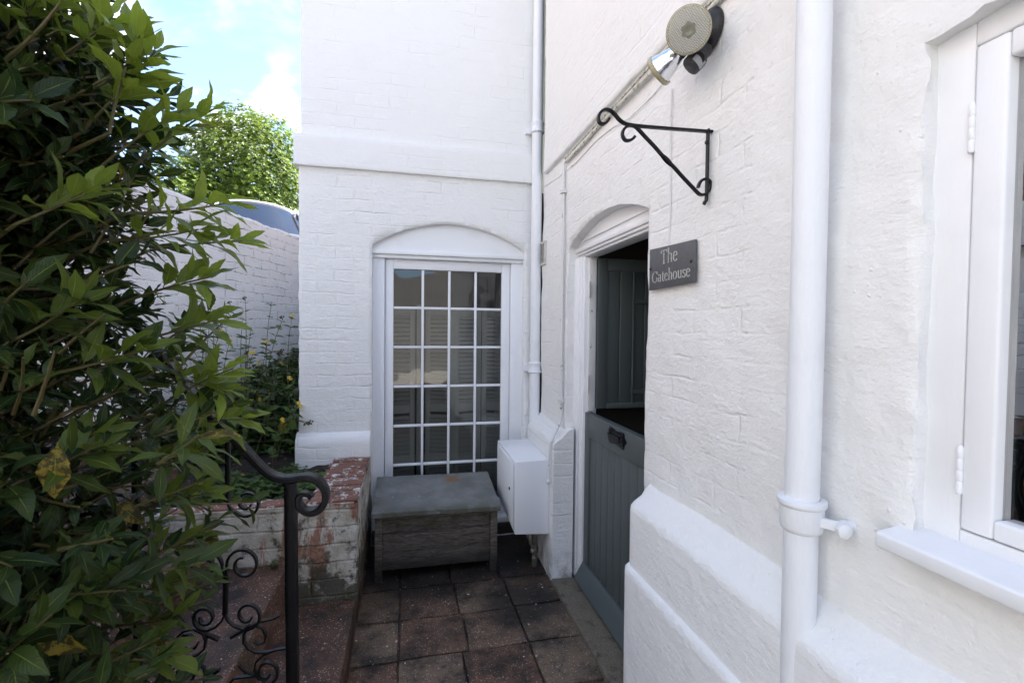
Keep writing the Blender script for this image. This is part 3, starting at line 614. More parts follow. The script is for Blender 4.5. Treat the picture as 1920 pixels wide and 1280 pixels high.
# lower leaf of the stable door, closed: rails and a boarded panel
def boards(b, X, y0, y1, z0, z1, n=9, t=.012):
    w = (y1 - y0) / n
    for k in range(n):
        a, c = y0 + k * w + .003, y0 + (k + 1) * w - .003
        b.prism([(a + .003, 0), (a, .003), (a, t), (c, t), (c, .003), (c - .003, 0)], lambda u, o: (X + o, u, z0), lambda u, o: (X + o, u, z1))
    b.box(X + t * .9, X + t + .01, y0, y1, z0, z1)
b = MB(); boards(b, .999, 1.80, 2.424, .115, .855, 8); b.box(.990, 1.03, 2.4245, 2.484, .10, .985); b.box(.990, 1.03, 1.75, 1.7995, .10, .985); b.box(.990, 1.03, 1.7998, 2.4242, .8555, .985)
lower = b.build('lower_door_leaf', M_DOOR, house, bevel=.0018)
b = MB(); b.add([(.935, 1.752, .040), (.935, 2.482, .040), (.985, 1.752, .128), (.985, 2.482, .128), (1.03, 1.752, .128), (1.03, 2.482, .128), (1.03, 1.752, .026), (1.03, 2.482, .026), (.938, 1.752, .026), (.938, 2.482, .026)], [(0, 1, 3, 2), (2, 3, 5, 4), (4, 5, 7, 6), (6, 7, 9, 8), (8, 9, 1, 0), (0, 2, 4, 6, 8), (1, 9, 7, 5, 3)]); b.build('weather_board', M_DOOR, lower, bevel=.004)
# small ornate letter flap
b = MB(); b.box(.981, .9897, 1.99, 2.15, .908, .958)
o1 = []
for k in range(40):
    a = 2 * math.pi * k / 40; rr = 1 + .12 * math.cos(6 * a); o1.append((2.07 + .092 * rr * max(-1, min(1, 1.25 * math.cos(a))), .933 + .036 * rr * max(-1, min(1, 1.25 * math.sin(a)))))
b.prism(o1, lambda u, z: (.985, u, z), lambda u, z: (.9897, u, z)); b.box(.974, .9808, 2.015, 2.125, .920, .946)
for yy in (2.003, 2.137): b.lathe([(.010, 0), (.009, .004), (.003, .006)], (.981, yy, .933), (-1, 0, 0), 10)
b.build('letter_flap', M_IRON, lower, smooth=40)
# upper leaf swung open into the hall
b = MB(); Y0 = 2.470
def xb(x0, x1, z0, z1, o=0): b.box(x0, x1, Y0 + o, Y0 + .036, z0, z1)
b.box(1.052, 1.112, Y0 - .004, Y0 + .036, 1.005, 1.858); b.box(1.730, 1.79, Y0 - .004, Y0 + .036, 1.005, 1.858); b.box(1.1122, 1.7298, Y0 - .004, Y0 + .036, 1.79, 1.858); b.box(1.1122, 1.7298, Y0 - .012, Y0 + .036, 1.005, 1.035)
for k in range(8):
    a = 1.1122 + k * .0772; b.prism([(a + .004, 0.003), (a + .001, .007), (a + .001, .03), (a + .0762, .03), (a + .0762, .007), (a + .0732, .003)], lambda u, o: (u, Y0 + o, 1.0352), lambda u, o: (u, Y0 + o, 1.7898))
upl = b.build('upper_door_leaf', M_DOOR, house, bevel=.0015)
for z in (1.10, 1.62):
    b = MB(); b.box(1.262, 1.40, Y0 - .012, Y0 + .002, z - .012, z + .012); b.build('strap', M_DOOR, upl)
    b = MB(); b.lathe([(.007, 0), (.007, .06)], (1.27, Y0 - .006, z + .07), (0, 0, 1), 8); b.build('hinge', M_DOOR, upl)
b = MB(); b.box(1.2685, 1.2735, Y0 - .010, Y0 + .002, 1.036, 1.789); b.build('cover_strip', M_DOOR, upl)
for z in (1.15, 1.68):
    b = MB(); b.box(.994, 1.0045, 2.466, 2.4785, z - .045, z + .045); b.lathe([(.006, 0), (.006, .09)], (.997, 2.464, z - .045), (0, 0, 1), 10); b.build('hinge', M_WOODC, df)
# casement window
win = MB(); X = .940
win.box(X, X + .07, .612, .684, 1.085, 1.985); win.box(X, X + .07, -.31, -.20, 1.085, 1.985); win.box(X, X + .07, -.1998, .6118, 1.938, 1.985); win.box(X, X + .07, -.1998, .6118, 1.085, 1.110); win.box(X, X + .07, .19, .225, 1.1105, 1.9375)
wn = win.build('window', M_WOOD, house, bevel=.003)
for (ya, yb) in ((.228, .609), (-.197, .187)):
    s = MB(); s.box(X - .004, X + .045, yb - .046, yb, 1.113, 1.935); s.box(X - .004, X + .045, ya, ya + .046, 1.113, 1.935); s.box(X - .004, X + .045, ya + .0463, yb - .0463, 1.893, 1.935); s.box(X - .004, X + .045, ya + .0463, yb - .0463, 1.113, 1.146)
    sh = s.build('sash', M_WOOD, wn, bevel=.005)
    s = MB(); s.box(X + .018, X + .022, ya + .045, yb - .045, 1.145, 1.894); s.build('pane', M_WGLASS, sh)
for z in (1.215, 1.80):
    b = MB(); pr_ = [(.0035, 0), (.0046, .002)]
    for q in range(4): pr_ += [(.0048, .003 + q * .02), (.0048, .020 + q * .02), (.0040, .0215 + q * .02)]
    b.lathe(pr_ + [(.003, .085)], (X - .0045, .6108, z - .042), (0, 0, 1), 12); b.build('hinge', M_WOOD, wn, smooth=40)
b = MB(); b.add([(.858, -.38, 1.050), (.858, .695, 1.050), (.858, -.38, 1.080), (.858, .695, 1.080), (1.0, -.38, 1.098), (1.0, .695, 1.098), (1.0, -.38, 1.045), (1.0, .695, 1.045)], [(0, 1, 3, 2), (2, 3, 5, 4), (4, 5, 7, 6), (6, 7, 1, 0), (0, 2, 4, 6), (1, 7, 5, 3)])
b.build('window_sill', M_WOOD, house, bevel=.006, seg=3)

# dark open joint between house and annex is the real gap left between them; its near-black backing paints in the shade:
b = MB(); b.box(.99, 1.02, 3.10, 3.34, .85, 5); b.build('joint', M_GAP_SHADE, house)

# ------------------------------------------------------------------ pipes on the walls
def collar(b, c, r, z0, z1):
    b.lathe([(r + .001, 0), (r + .010, .002), (r + .013, .008), (r + .010, .014), (r + .006, .020), (r + .006, (z1 - z0) - .02), (r + .009, (z1 - z0) - .014), (r + .010, (z1 - z0) - .006), (r + .006, z1 - z0), (r, z1 - z0 + .002)], (c[0], c[1], z0), (0, 0, 1), 28, cap=False)
dp = thing('downpipe', 'slim white downpipe in the corner beside the dark joint', 'pipe', (.868, 3.13, 0), 'white downpipes on the walls')
b = MB(); b.tube([(.870, 3.132, z) for z in frange(.25, 4.9, .3)], .036, 24, flat=None); b.build('pipe', M_PIPE, dp, smooth=50)
for z in (1.15, 2.80): b = MB(); collar(b, (.870, 3.132), .036, z, z + .075); b.box(.80, .835, 3.165, 3.21, z + .01, z + .05); b.build('collar', M_PIPE, dp, smooth=50, bevel=0)
rp = thing('downpipe', 'thick white painted drainpipe nearest the camera with a bolted collar', 'pipe', (.848, .85, 0), 'white downpipes on the walls')
b = MB(); b.tube([(.848 + .001 * math.sin(z * 5), .849, z) for z in frange(.02, 4.9, .25)], .0335, 40); b.build('pipe', M_PIPE, rp, smooth=50)
b = MB(); b.lathe([(.034, 0), (.0395, .004), (.0425, .012), (.0430, .050), (.0430, .056), (.0475, .060), (.0485, .065), (.0475, .071), (.042, .073), (.034, .074)], (.848, .849, 1.015), (0, 0, 1), 40, cap=False)
b.tube([(.855, .822, 1.047), (.872, .792, 1.047), (.888, .775, 1.046)], .013, 12, flat=(1.6, 1.1)); b.tube([(.880, .786, 1.047), (.925, .782, 1.047)], [.013, .011], 10); b.lathe([(.014, 0), (.016, .004), (.016, .014), (.010, .018)], (.876, .778, 1.045), (-.25, -1, 0), 6)
b.build('collar', M_PIPE, rp, smooth=45)
# conduit under the upper wall edge, then down to the meter box
cn = thing('electric_conduit', 'dirty cream conduit running below the wall ledge and down to the meter box', 'conduit', (.88, 2.62, 0))
pts = [(.895, y, 2.428 + .0035 * math.sin(y * 7)) for y in frange(.4, 2.60, .06)]
b = MB(); b.tube(pts, .0085, 10); b.tube([(.890, y, 2.446 + .002 * math.sin(y * 9)) for y in frange(.4, 2.60, .06)], .005, 8)
b.build('cable_run', M_CABLE, cn, smooth=60)
b = MB(); b.tube([(.893, 2.615, 2.435), (.892, 2.622, 2.41), (.892, 2.622, 1.9), (.892, 2.616, 1.2), (.892, 2.612, .96), (.880, 2.602, .90), (.838, 2.575, .84), (.806, 2.560, .79), (.802, 2.560, .70), (.802, 2.560, .57)], .0075, 10)
b.tube([(.893, 2.640, 2.41), (.893, 2.640, 1.5), (.893, 2.636, .98)], .0045, 8); b.lathe([(.011, 0), (.013, .004), (.013, .012), (.009, .016)], (.800, 2.556, .575), (-.3, -1, 0), 10)
for z in (2.262, 1.03): b.box(.876, .905, 2.604, 2.650, z - .010, z + .010)
b.build('downlead', M_CABLE2, cn, smooth=60)
b = MB(); b.lathe([(.0075, 0), (.012, .002), (.012, .010), (.009, .012), (.012, .014), (.012, .022), (.0075, .024)], (.892, 2.622, 2.25), (0, 0, 1), 12); b.build('gland', M_RIM, cn, smooth=40)
lc = MB(); pts = [(.905, 1.500 - .004 * math.sin(z * 11), z) for z in frange(1.745, 2.30, .03)]
lc.tube(pts, .0032, 8); tag(lc.build('cable', M_CABLE2, None, smooth=60), 'thin vertical cable dropping from the floodlight to the slate sign', 'cable')
lc = MB(); pp = [at(1268, 125, X=.906), at(1225, 178, X=.906), at(1180, 222, X=.906), at(1150, 238, X=.906), at(1120, 262, X=.906), at(1080, 305, X=.906), at(1048, 332, X=.906), at(1020, 350, X=.906)]
q = [];
for i in range(len(pp) - 1):
    for k in range(5): q.append(pp[i].lerp(pp[i + 1], k / 5))
lc.tube(q + [pp[-1]], .0022, 6); tag(lc.build('loose_wire', M_CABLE2, None, smooth=60), 'fine loose wire sagging across the wall below the conduit', 'wire')
# wall vent in the corner
vt = thing('wall_vent', 'small cream louvred vent near the corner joint', 'vent', (.905, 3.07, 1.97))
b = MB(); b.box(.893, .915, 3.005, 3.145, 1.888, 1.905); b.box(.893, .915, 3.005, 3.145, 2.035, 2.050); b.box(.893, .915, 3.005, 3.018, 1.9052, 2.0348); b.box(.893, .915, 3.132, 3.145, 1.9052, 2.0348); b.build('frame', M_VENT, vt, bevel=.002)
b = MB()
for k in range(9): b.box(-.008, .008, 3.0185, 3.1315, -.0015, .0015, Matrix.Translation((.902, 0, 1.913 + k * .0145)) @ Matrix.Rotation(R(35), 4, 'Y'))
b.box(.911, .914, 3.0185, 3.1315, 1.906, 2.034); b.build('louvre', M_VENT, vt)
# meter box on the far plinth
mbx = thing('meter_box', 'white plastic meter box hung low on the wall beside the bench', 'meter box', (.72, 2.8, .245))
b = MB(); b.add([(.614, 2.60, .262), (.8175, 2.60, .248), (.614, 2.60, .684), (.8175, 2.60, .688), (.600, 3.08, .345), (.8175, 3.08, .345), (.600, 3.08, .700), (.8175, 3.08, .700)], [(0, 1, 3, 2), (2, 3, 7, 6), (6, 7, 5, 4), (4, 5, 1, 0), (0, 2, 6, 4), (1, 5, 7, 3)])
b.build('body', M_PVC, mbx, bevel=.0025)
b = MB(); M = Matrix(((.0, 0, 0, 0), (0, 0, 0, 0), (0, 0, 0, 0), (0, 0, 0, 1)))
b.add([(.6085, 2.625, .285), (.6085, 3.06, .355), (.6085, 2.625, .665), (.6085, 3.06, .680), (.6055, 2.625, .285), (.5945, 3.06, .355), (.6055, 2.625, .665), (.5945, 3.06, .680)], [(0, 1, 3, 2), (4, 6, 7, 5), (0, 4, 5, 1), (2, 3, 7, 6), (0, 2, 6, 4), (1, 5, 7, 3)]); dm_ = b.build('door', M_PVC, mbx, bevel=.003); b = MB(); b.lathe([(.009, 0), (.009, .004), (.004, .005)], (.602, 2.70, .50), (-1, 0, 0), 12); b.build('lock', M_BLACKP, dm_, smooth=40)
b = MB(); b.tube([(.76, 2.72, .27), (.765, 2.715, .18), (.77, 2.72, .10), (.765, 2.72, -.02)], .017, 12); b.tube([(.74, 2.70, .27), (.725, 2.69, .16), (.76, 2.70, .11)], .005, 8); b.lathe([(.026, 0), (.026, .03)], (.765, 2.72, .09), (0, 0, 1), 10); b.build('supply_pipe', M_LOW, mbx, smooth=50)

# ------------------------------------------------------------------ bench box
bn = thing('storage_bench', 'low weathered wooden box with sloping grey lid in front of the glazed door', 'storage box', (.18, 2.9, 0))
for (x, y, h) in ((-.155, 2.735, .378), (.512, 2.735, .372), (-.150, 3.09, .44), (.512, 3.09, .44)):
    b = MB(); b.box(x - .021, x + .021, y - .02, y + .02, -.005, h); b.build('leg', M_OLDWOOD, bn, bevel=.003)
b = MB()
for k, (a, c) in enumerate(((.055, .155), (.1565, .265), (.2665, .345))): b.box(-.1338, .4908, 2.742 + .0015 * k, 2.756, a, c)
b.box(-.1338, .4908, 2.728, 2.757, .3455, .372); b.build('front_panel', M_OLDWOOD, bn, bevel=.002)
for x in (-.152, .514):
    b = MB(); b.box(x - .009, x + .009, 2.7555, 3.0695, .05, .37); b.build('side_panel', M_OLDWOOD, bn, bevel=.002)
b = MB(); b.box(-.129, .49, 3.095, 3.11, .05, .42); b.build('back_panel', M_OLDWOOD, bn, bevel=.002)
V = []; Fs = []; N = 14
for (dz) in (0, -.030):
    for i in range(N + 1):
        for j in range(N + 1):
            u, v = i / N, j / N; V.append((-.192 + .738 * u + (v) * .002, 2.690 + .465 * v, .412 - .010 * u + (.062 + .003 * u) * v + dz + (relief(u * 2, v * 2, .004))))
g = lambda l, i, j: l * (N + 1) ** 2 + i * (N + 1) + j
for i in range(N):
    for j in range(N): Fs += [(g(0, i, j), g(0, i + 1, j), g(0, i + 1, j + 1), g(0, i, j + 1)), (g(1, i, j), g(1, i, j + 1), g(1, i + 1, j + 1), g(1, i + 1, j))]
for i in range(N): Fs += [(g(0, i, 0), g(1, i, 0), g(1, i + 1, 0), g(0, i + 1, 0)), (g(0, i, N), g(0, i + 1, N), g(1, i + 1, N), g(1, i, N)), (g(0, 0, i), g(0, 0, i + 1), g(1, 0, i + 1), g(1, 0, i)), (g(0, N, i), g(1, N, i), g(1, N, i + 1), g(0, N, i + 1))]
b = MB(); b.v = V; b.f = Fs; b.build('lid', M_LID, bn, smooth=40, bevel=.003)

# ------------------------------------------------------------------ sign
def glyphs():
    """serif capitals and minuscules as pen strokes: list of (points, thick, thin); x-height .46, cap .68"""
    def arcp(cx, cy, rx, ry, a0, a1, n=18): return [(cx + rx * math.cos(R(a0 + (a1 - a0) * k / n)), cy + ry * math.sin(R(a0 + (a1 - a0) * k / n))) for k in range(n + 1)]
    S = {}
    S['T'] = (.60, [[(.04, .66), (.56, .66)], [(.30, .66), (.30, .0)], [(.20, .01), (.40, .01)], [(.05, .66), (.035, .54)], [(.55, .66), (.565, .54)]])
    S['h'] = (.50, [[(.11, .72), (.11, 0)], [(.04, .71), (.12, .72)], arcp(.245, .30, .13, .155, 175, 0) + [(.375, .25), (.375, 0)], [(.04, .01), (.18, .01)], [(.31, .01), (.445, .01)]])
    S['e'] = (.42, [[(.06, .27), (.35, .27)] + arcp(.205, .27, .145, .18, 0, 180)[1:] + arcp(.215, .20, .155, .20, 165, 325)])
    S['G'] = (.70, [arcp(.36, .335, .30, .335, 50, 310), [(.60, .66), (.60, .50)], [(.60, .28), (.60, .06)], [(.50, .28), (.68, .28)], [(.553, .08), (.60, .11)]])
    S['a'] = (.43, [arcp(.195, .33, .12, .12, 165, 0) + [(.315, .25), (.315, .05), (.35, .01), (.40, .02)], arcp(.19, .13, .125, .12, 65, 345)])
    S['t'] = (.32, [[(.15, .58), (.15, .10)] + arcp(.225, .095, .075, .085, 180, 320), [(.04, .44), (.28, .44)]])
    S['o'] = (.47, [arcp(.23, .225, .175, .22, 0, 360, 28)])
    S['u'] = (.50, [[(.11, .45), (.11, .17)] + arcp(.225, .16, .115, .15, 180, 350), [(.37, .45), (.37, 0)], [(.04, .44), (.12, .45)], [(.30, .44), (.38, .45)], [(.37, .01), (.44, .02)]])
    S['s'] = (.36, [arcp(.175, .335, .105, .105, 35, 255, 12)[:-1] + arcp(.175, .115, .115, .115, 80, -150, 14), [(.27, .44), (.27, .36)], [(.06, .02), (.06, .10)]])
    return S
def text_strokes(b, word, x0, z0, size, fa, fb):
    S = glyphs(); x = x0
    for ch in word:
        w, st = S[ch]
        for pts in st:
            P_ = [Vector((x + p[0] * size, z0 + p[1] * size)) for p in pts]; L, Rr = [], []
            for i, p in enumerate(P_):
                t = (P_[min(i + 1, len(P_) - 1)] - P_[max(i - 1, 0)]).normalized(); n = Vector((-t.y, t.x)); th = size * (.018 + .050 * abs(t.y * .97 + t.x * .2) ** 1.5) / 2 * 1.25
                L.append(p + n * th); Rr.append(p - n * th)
            for i in range(len(P_) - 1):
                b.prism([tuple(L[i]), tuple(L[i + 1]), tuple(Rr[i + 1]), tuple(Rr[i])], fa, fb)
        x += w * size
    return x
def word_w(word): S = glyphs(); return sum(S[c][0] for c in word)
sg = thing('house_sign', 'dark slate name plate engraved The Gatehouse screwed beside the door', 'sign', (.9, 1.47, 1.68))
def smap(off):
    # s runs left to right on the plate (from far to near), z up; slight tilt as measured
    def f(s, z): y = 1.616 - s; return (.896 - off, y, 1.604 + z + (1.616 - y) * -.0 - (.014 * s / .286 if z > .07 else 0) + .0)
    return f
b = MB(); o1 = [(.0, .0), (.286, .004), (.286, .141), (.0, .154)]
fA = lambda s, z: (.8955, 1.617 - s, 1.603 + z); fB = lambda s, z: (.9045, 1.617 - s, 1.603 + z)
b.prism(o1, fA, fB); b.build('plate', M_SLATE, sg, bevel=.002)
b = MB(); fa = lambda s, z: (.8945, 1.617 - s, 1.603 + z); fb_ = lambda s, z: (.8958, 1.617 - s, 1.603 + z)
s1 = .072; w1 = word_w('The') * s1; text_strokes(b, 'The', .136 - w1 / 2, .088, s1, fa, fb_)
s2 = .066; w2 = word_w('Gatehouse') * s2; s2 = .243 / word_w('Gatehouse'); text_strokes(b, 'Gatehouse', .022, .026, s2, fa, fb_)
b.build('lettering', M_LET, sg)
for s, z in ((.010, .080), (.268, .074)): b = MB(); b.lathe([(.0055, 0), (.005, .003), (.002, .0045)], (.8955, 1.617 - s, 1.603 + z), (-1, 0, 0), 12); b.build('screw', M_BLACKP, sg, smooth=40)

# ------------------------------------------------------------------ wrought iron hanging bracket
br = thing('hanging_bracket', 'black wrought iron hanging bracket with scrolled arm fixed to the wall', 'bracket', (.9, 1.28, 1.84))
BYY = 1.28
def pxl(pts, Y, sub=4):
    P_ = [at(x, y, Y=Y) for x, y in pts]; out = []
    for i in range(len(P_) - 1):   # Catmull-Rom
        p0, p1, p2, p3 = P_[max(i - 1, 0)], P_[i], P_[i + 1], P_[min(i + 2, len(P_) - 1)]
        for k in range(sub):
            t = k / sub; out.append(.5 * ((2 * p1) + (p2 - p0) * t + (2 * p0 - 5 * p1 + 4 * p2 - p3) * t * t + (3 * p1 - p0 - 3 * p2 + p3) * t ** 3))
    return out + [P_[-1]]
up = (0, 1, 0)
b = MB(); b.tube([(.8985, BYY, 2.070), (.8985, BYY, 1.868), (.897, BYY, 1.852), (.891, BYY + .004, 1.842)], 1, flat=(.013, .0065), up=up); b.lathe([(.008, 0), (.006, .004), (.002, .005)], (.8955, BYY, 2.03), (-1, 0, 0), 10); b.lathe([(.008, 0), (.006, .004), (.002, .005)], (.893, BYY, 1.846), (-1, 0, 0), 10)
b.build('wall_plate', M_IRON, br, smooth=40)
arm = pxl([(1332, 247), (1250, 241), (1185, 235), (1165, 228), (1152, 214), (1143, 207), (1134, 206), (1126, 211), (1122, 220), (1124, 230), (1131, 233), (1138, 229), (1142, 222)], BYY, 4)
arm = [at(1335, 247.5, Y=BYY)] + arm
b = MB(); b.tube(arm, 1, flat=(.013, .0075), up=up); b.build('arm', M_IRON, br, smooth=40)
dg = pxl([(1190, 256), (1186, 261), (1178, 264), (1171, 262), (1167, 253), (1169, 244), (1176, 237), (1186, 236), (1194, 240), (1210, 257), (1228, 276), (1240, 290), (1250, 301), (1262, 312), (1280, 332), (1300, 353), (1311, 364), (1320, 365), (1328, 359), (1332, 350), (1331, 341), (1324, 336), (1316, 338), (1311, 345), (1309, 352)], BYY, 3)
b = MB(); b.tube(dg, 1, flat=(.012, .0075), up=up)
tw = [at(1237 + 26 * t, 287 + 27 * t, Y=BYY) for t in [k / 8 for k in range(9)]]; b.tube(tw, [.004 + .0048 * math.sin(math.pi * k / 8) for k in range(9)], 6); b.build('brace', M_IRON, br, smooth=40)

# ------------------------------------------------------------------ security floodlight
fl = thing('security_light', 'twin bulb outdoor floodlight with motion sensor on black wall plate', 'floodlight', (.9, 1.287, 2.37))
b = MB(); b.lathe([(.060, 0), (.062, .006), (.058, .018), (.048, .026), (.046, .034), (.02, .036)], (.908, 1.287, 2.372), (-1, 0, 0), 30)
b.lathe([(.028, 0), (.026, .04), (.020, .055)], (.875, 1.285, 2.36), (-1, -.1, -.3), 16); b.build('base_plate', M_BLACKP, fl, smooth=40)
C1 = at(1291, 57, Y=1.215); ax1 = (Vector((0, 0, CH)) - C1).normalized(); ax1 = (ax1 + Vector((-.03, -.05, -.0))).normalized()
def bulb(c, ax, nm, R0, L, gl):
    b = MB(); neck = c - ax * L
    b.lathe([(.022, -.035), (.024, 0), (.025, .004)], neck, ax, 20); b.tube([neck - ax * .03, Vector((.872, 1.285, 2.352))], .013, 12); s = b.build('lamp_holder', M_BLACKP, fl, smooth=40)
    prof = [(.021, 0)]
    for k in range(1, 11): t = k / 10; prof.append((.021 + (R0 - .026) * t ** .8, (L - .012) * t))
    b = MB(); b.lathe(prof, neck, ax, 40, cap=False); rb_ = b.build('reflector', M_CHROME, fl, smooth=70)
    b = MB(); b.lathe([(R0 - .006, L - .014), (R0, L - .012), (R0 + .001, L - .004), (R0 - .002, L), (R0 - .006, L + .001)], neck, ax, 44, cap=False); b.build('rim', M_RIM, rb_, smooth=60)
    # domed lens disc with centre boss
    a = ax.orthogonal().normalized(); d2 = ax.cross(a); V = [c]; T = [1]; rs_ = [.15, .30, .33, .5, .7, .85, .97]; n = 44
    for q_ in rs_:
        for k in range(n):
            g_ = 2 * math.pi * k / n; hex_ = 1 + (.10 * math.cos(6 * g_) if q_ < .4 else 0); V.append(c + (a * math.cos(g_) + d2 * math.sin(g_)) * R0 * q_ * hex_ + ax * (.004 * (1 - q_ * q_) + (.0015 if q_ < .3 else 0))); T.append(1 if q_ < .31 else 0)
    Fs = [(0, 1 + k, 1 + (k + 1) % n) for k in range(n)]
    for i in range(len(rs_) - 1):
        for k in range(n): Fs.append((1 + i * n + k, 1 + (i + 1) * n + k, 1 + (i + 1) * n + (k + 1) % n, 1 + i * n + (k + 1) % n))
    b = MB(); b.v = [tuple(v) for v in V]; b.f = Fs; o = b.build('lens', M_LENS, rb_, smooth=180)
    at_ = o.data.color_attributes.new('tint', 'FLOAT_COLOR', 'POINT'); at_.data.foreach_set('color', [x for t in T for x in (t, t, t, 1)])
bulb(C1, ax1, 'a', .0615, .088, 1)
N2 = at(1276, 95, Y=1.30); C2 = at(1230, 139, Y=1.30); vd = (Vector((0, 0, CH)) - N2).normalized(); C2 = N2 + ((C2 - N2) - vd * (C2 - N2).dot(vd)) - vd * .016; ax2 = (C2 - N2).normalized(); bulb(C2, ax2, 'b', .050, (C2 - N2).length * .98, 0)
b = MB(); S1 = at(1322, 95, Y=1.27); S0 = at(1296, 124, Y=1.25); vd = (Vector((0, 0, CH)) - S1).normalized(); a3 = (S0 - S1); a3 = (a3 - vd * a3.dot(vd)).normalized(); a3 = (a3 + vd * .45).normalized(); b.tube([S1, S1 + (S0 - S1) * .5], [.022, .020], 14); b.lathe([(.014, -.004), (.026, 0), (.029, .008), (.029, .040), (.026, .045), (.012, .046)], S1 + a3 * .018, a3, 24); b.box(-.012, .012, -.014, .014, -.010, .010, Matrix.Translation(S1))
se = b.build('sensor', M_BLACKP, fl, smooth=45)
b = MB(); o3 = S1 + a3 * .022; axs = a3
aa = axs.orthogonal().normalized(); V = []; Fs = []
camd = (Vector((0, 0, CH)) - o3); camd = (camd - axs * camd.dot(axs)).normalized(); sd2 = axs.cross(camd)
for i in range(9):
    g_ = R(-62 + 85 * i / 8)
    for h in (.006, .031): V.append(o3 + axs * h + (camd * math.cos(g_) + sd2 * math.sin(g_)) * .0302)
for i in range(8): Fs.append((2 * i, 2 * i + 2, 2 * i + 3, 2 * i + 1))
b.v = [tuple(v) for v in V]; b.f = Fs; b.build('sensor_window', M_SENS, se, smooth=60)

# ------------------------------------------------------------------ railing
rl = thing('handrail', 'black wrought iron stair railing with curled end and scrollwork', 'railing', (-.28, 1.25, .1)); RY = 1.25
b = MB(); b.box(-.298, -.2705, RY - .0137, RY + .0137, .0, 1.062); 
b = MB(); b.tube([(-.2755, RY, .0), (-.2835, RY, 1.062)], 1, flat=(.027, .027), up=up); b.build('post', M_IRON, rl, smooth=30)
hp = pxl([(250, 600), (300, 660), (370, 750), (400, 782), (430, 812), (460, 843), (485, 870), (503, 886), (522, 895), (545, 897), (566, 894), (586, 895), (602, 905), (611, 921), (610, 939), (600, 953), (585, 959), (570, 955), (561, 943), (561, 931), (568, 925), (578, 926), (584, 932)], RY, 4)
n = len(hp); rr = [1] * n
for i in range(n): rr[i] = 1 if i < n - 26 else 1 - .35 * (i - (n - 26)) / 26
b = MB(); b.tube(hp, rr, flat=(.036, .016), up=up); b.build('rail', M_IRON, rl, smooth=40)
def spiral(cx, cy, r0, r1, a0, turns, n=26): return [(cx + (r0 + (r1 - r0) * k / n) * math.cos(R(a0) + turns * 2 * math.pi * k / n), cy + (r0 + (r1 - r0) * k / n) * math.sin(R(a0) + turns * 2 * math.pi * k / n)) for k in range(n + 1)]
def scroll(pts, nm='scroll', w=.012, t=.006):
    b = MB(); P_ = [at(x, y, Y=RY) for x, y in pts]; n = len(P_); b.tube(P_, [1 if 2 < i < n - 3 else .8 for i in range(n)], flat=(w, t), up=up); return b.build(nm, M_IRON, rl, smooth=40)
scroll([(428, 812), (427, 880), (427, 935)], 'baluster', .013, .013)
scroll([(427, 935), (429, 948), (436, 958)] + spiral(463, 942, 27, 8, 140, -1.35), 'scroll')
scroll([(424, 1075), (423, 1110), (422, 1150)], 'baluster', .013, .013)
scroll([(424, 1075), (425, 1060)] + spiral(457, 1058, 32, 13, 180, 1.25))
scroll([(422, 1078), (416, 1062)] + spiral(385, 1060, 32, 12, 0, -1.2))
scroll([(422, 1148), (427, 1162), (437, 1172)] + spiral(464, 1152, 28, 9, 120, -1.3))
scroll([(422, 1148), (417, 1162), (405, 1174), (390, 1180)] + spiral(384, 1157, 23, 9, 90, 1.3))
scroll([(525, 1153), (510, 1160), (490, 1164), (468, 1174), (458, 1186), (457, 1202), (466, 1214), (480, 1221), (500, 1222), (520, 1217), (545, 1213)])
scroll([(466, 1176), (480, 1172), (492, 1176), (499, 1190), (496, 1203), (485, 1207), (476, 1202)])
scroll([(433, 1194), (450, 1184), (468, 1172)], 'collar', .014, .009)
scroll([(333, 1192), (345, 1182), (362, 1178), (380, 1184), (386, 1198), (384, 1214), (372, 1226), (355, 1231)])
scroll([(374, 1182), (392, 1190), (410, 1198)], 'collar', .014, .009)
scroll([(372, 1205)] + spiral(352, 1200, 20, 9, 10, .9))
scroll([(350, 1232), (368, 1238), (382, 1250), (387, 1268), (380, 1285)]); scroll(spiral(352, 1262, 24, 9, -20, -1.2)); scroll([(384, 1272), (400, 1262), (412, 1254)], 'collar', .014, .009)
scroll([(515, 1218), (495, 1226), (480, 1240), (477, 1256), (485, 1270), (500, 1278)]); scroll(spiral(500, 1258, 24, 8, 90, -1.2)); scroll([(447, 1245), (460, 1258), (480, 1266), (440, 1270), (425, 1285)])
# the scroll panel's bottom bar and its far upright, then the next panel hidden in the bush
b = MB(); b.tube([(-.30, RY, .10), (-1.7, RY, .95)], 1, flat=(.014, .014), up=up); b.build('lower_bar', M_IRON, rl); b = MB(); b.tube([(-1.25, RY, .6), (-1.25, RY, 1.98)], 1, flat=(.026, .026), up=up); b.build('post', M_IRON, rl)
for x in (-.62, -.86, -1.05): b = MB(); b.tube([(x, RY, .28 - (x + .3) * .6), (x, RY, 1.10 - (x + .36) * .95)], 1, flat=(.013, .013), up=up); b.build('baluster', M_IRON, rl)

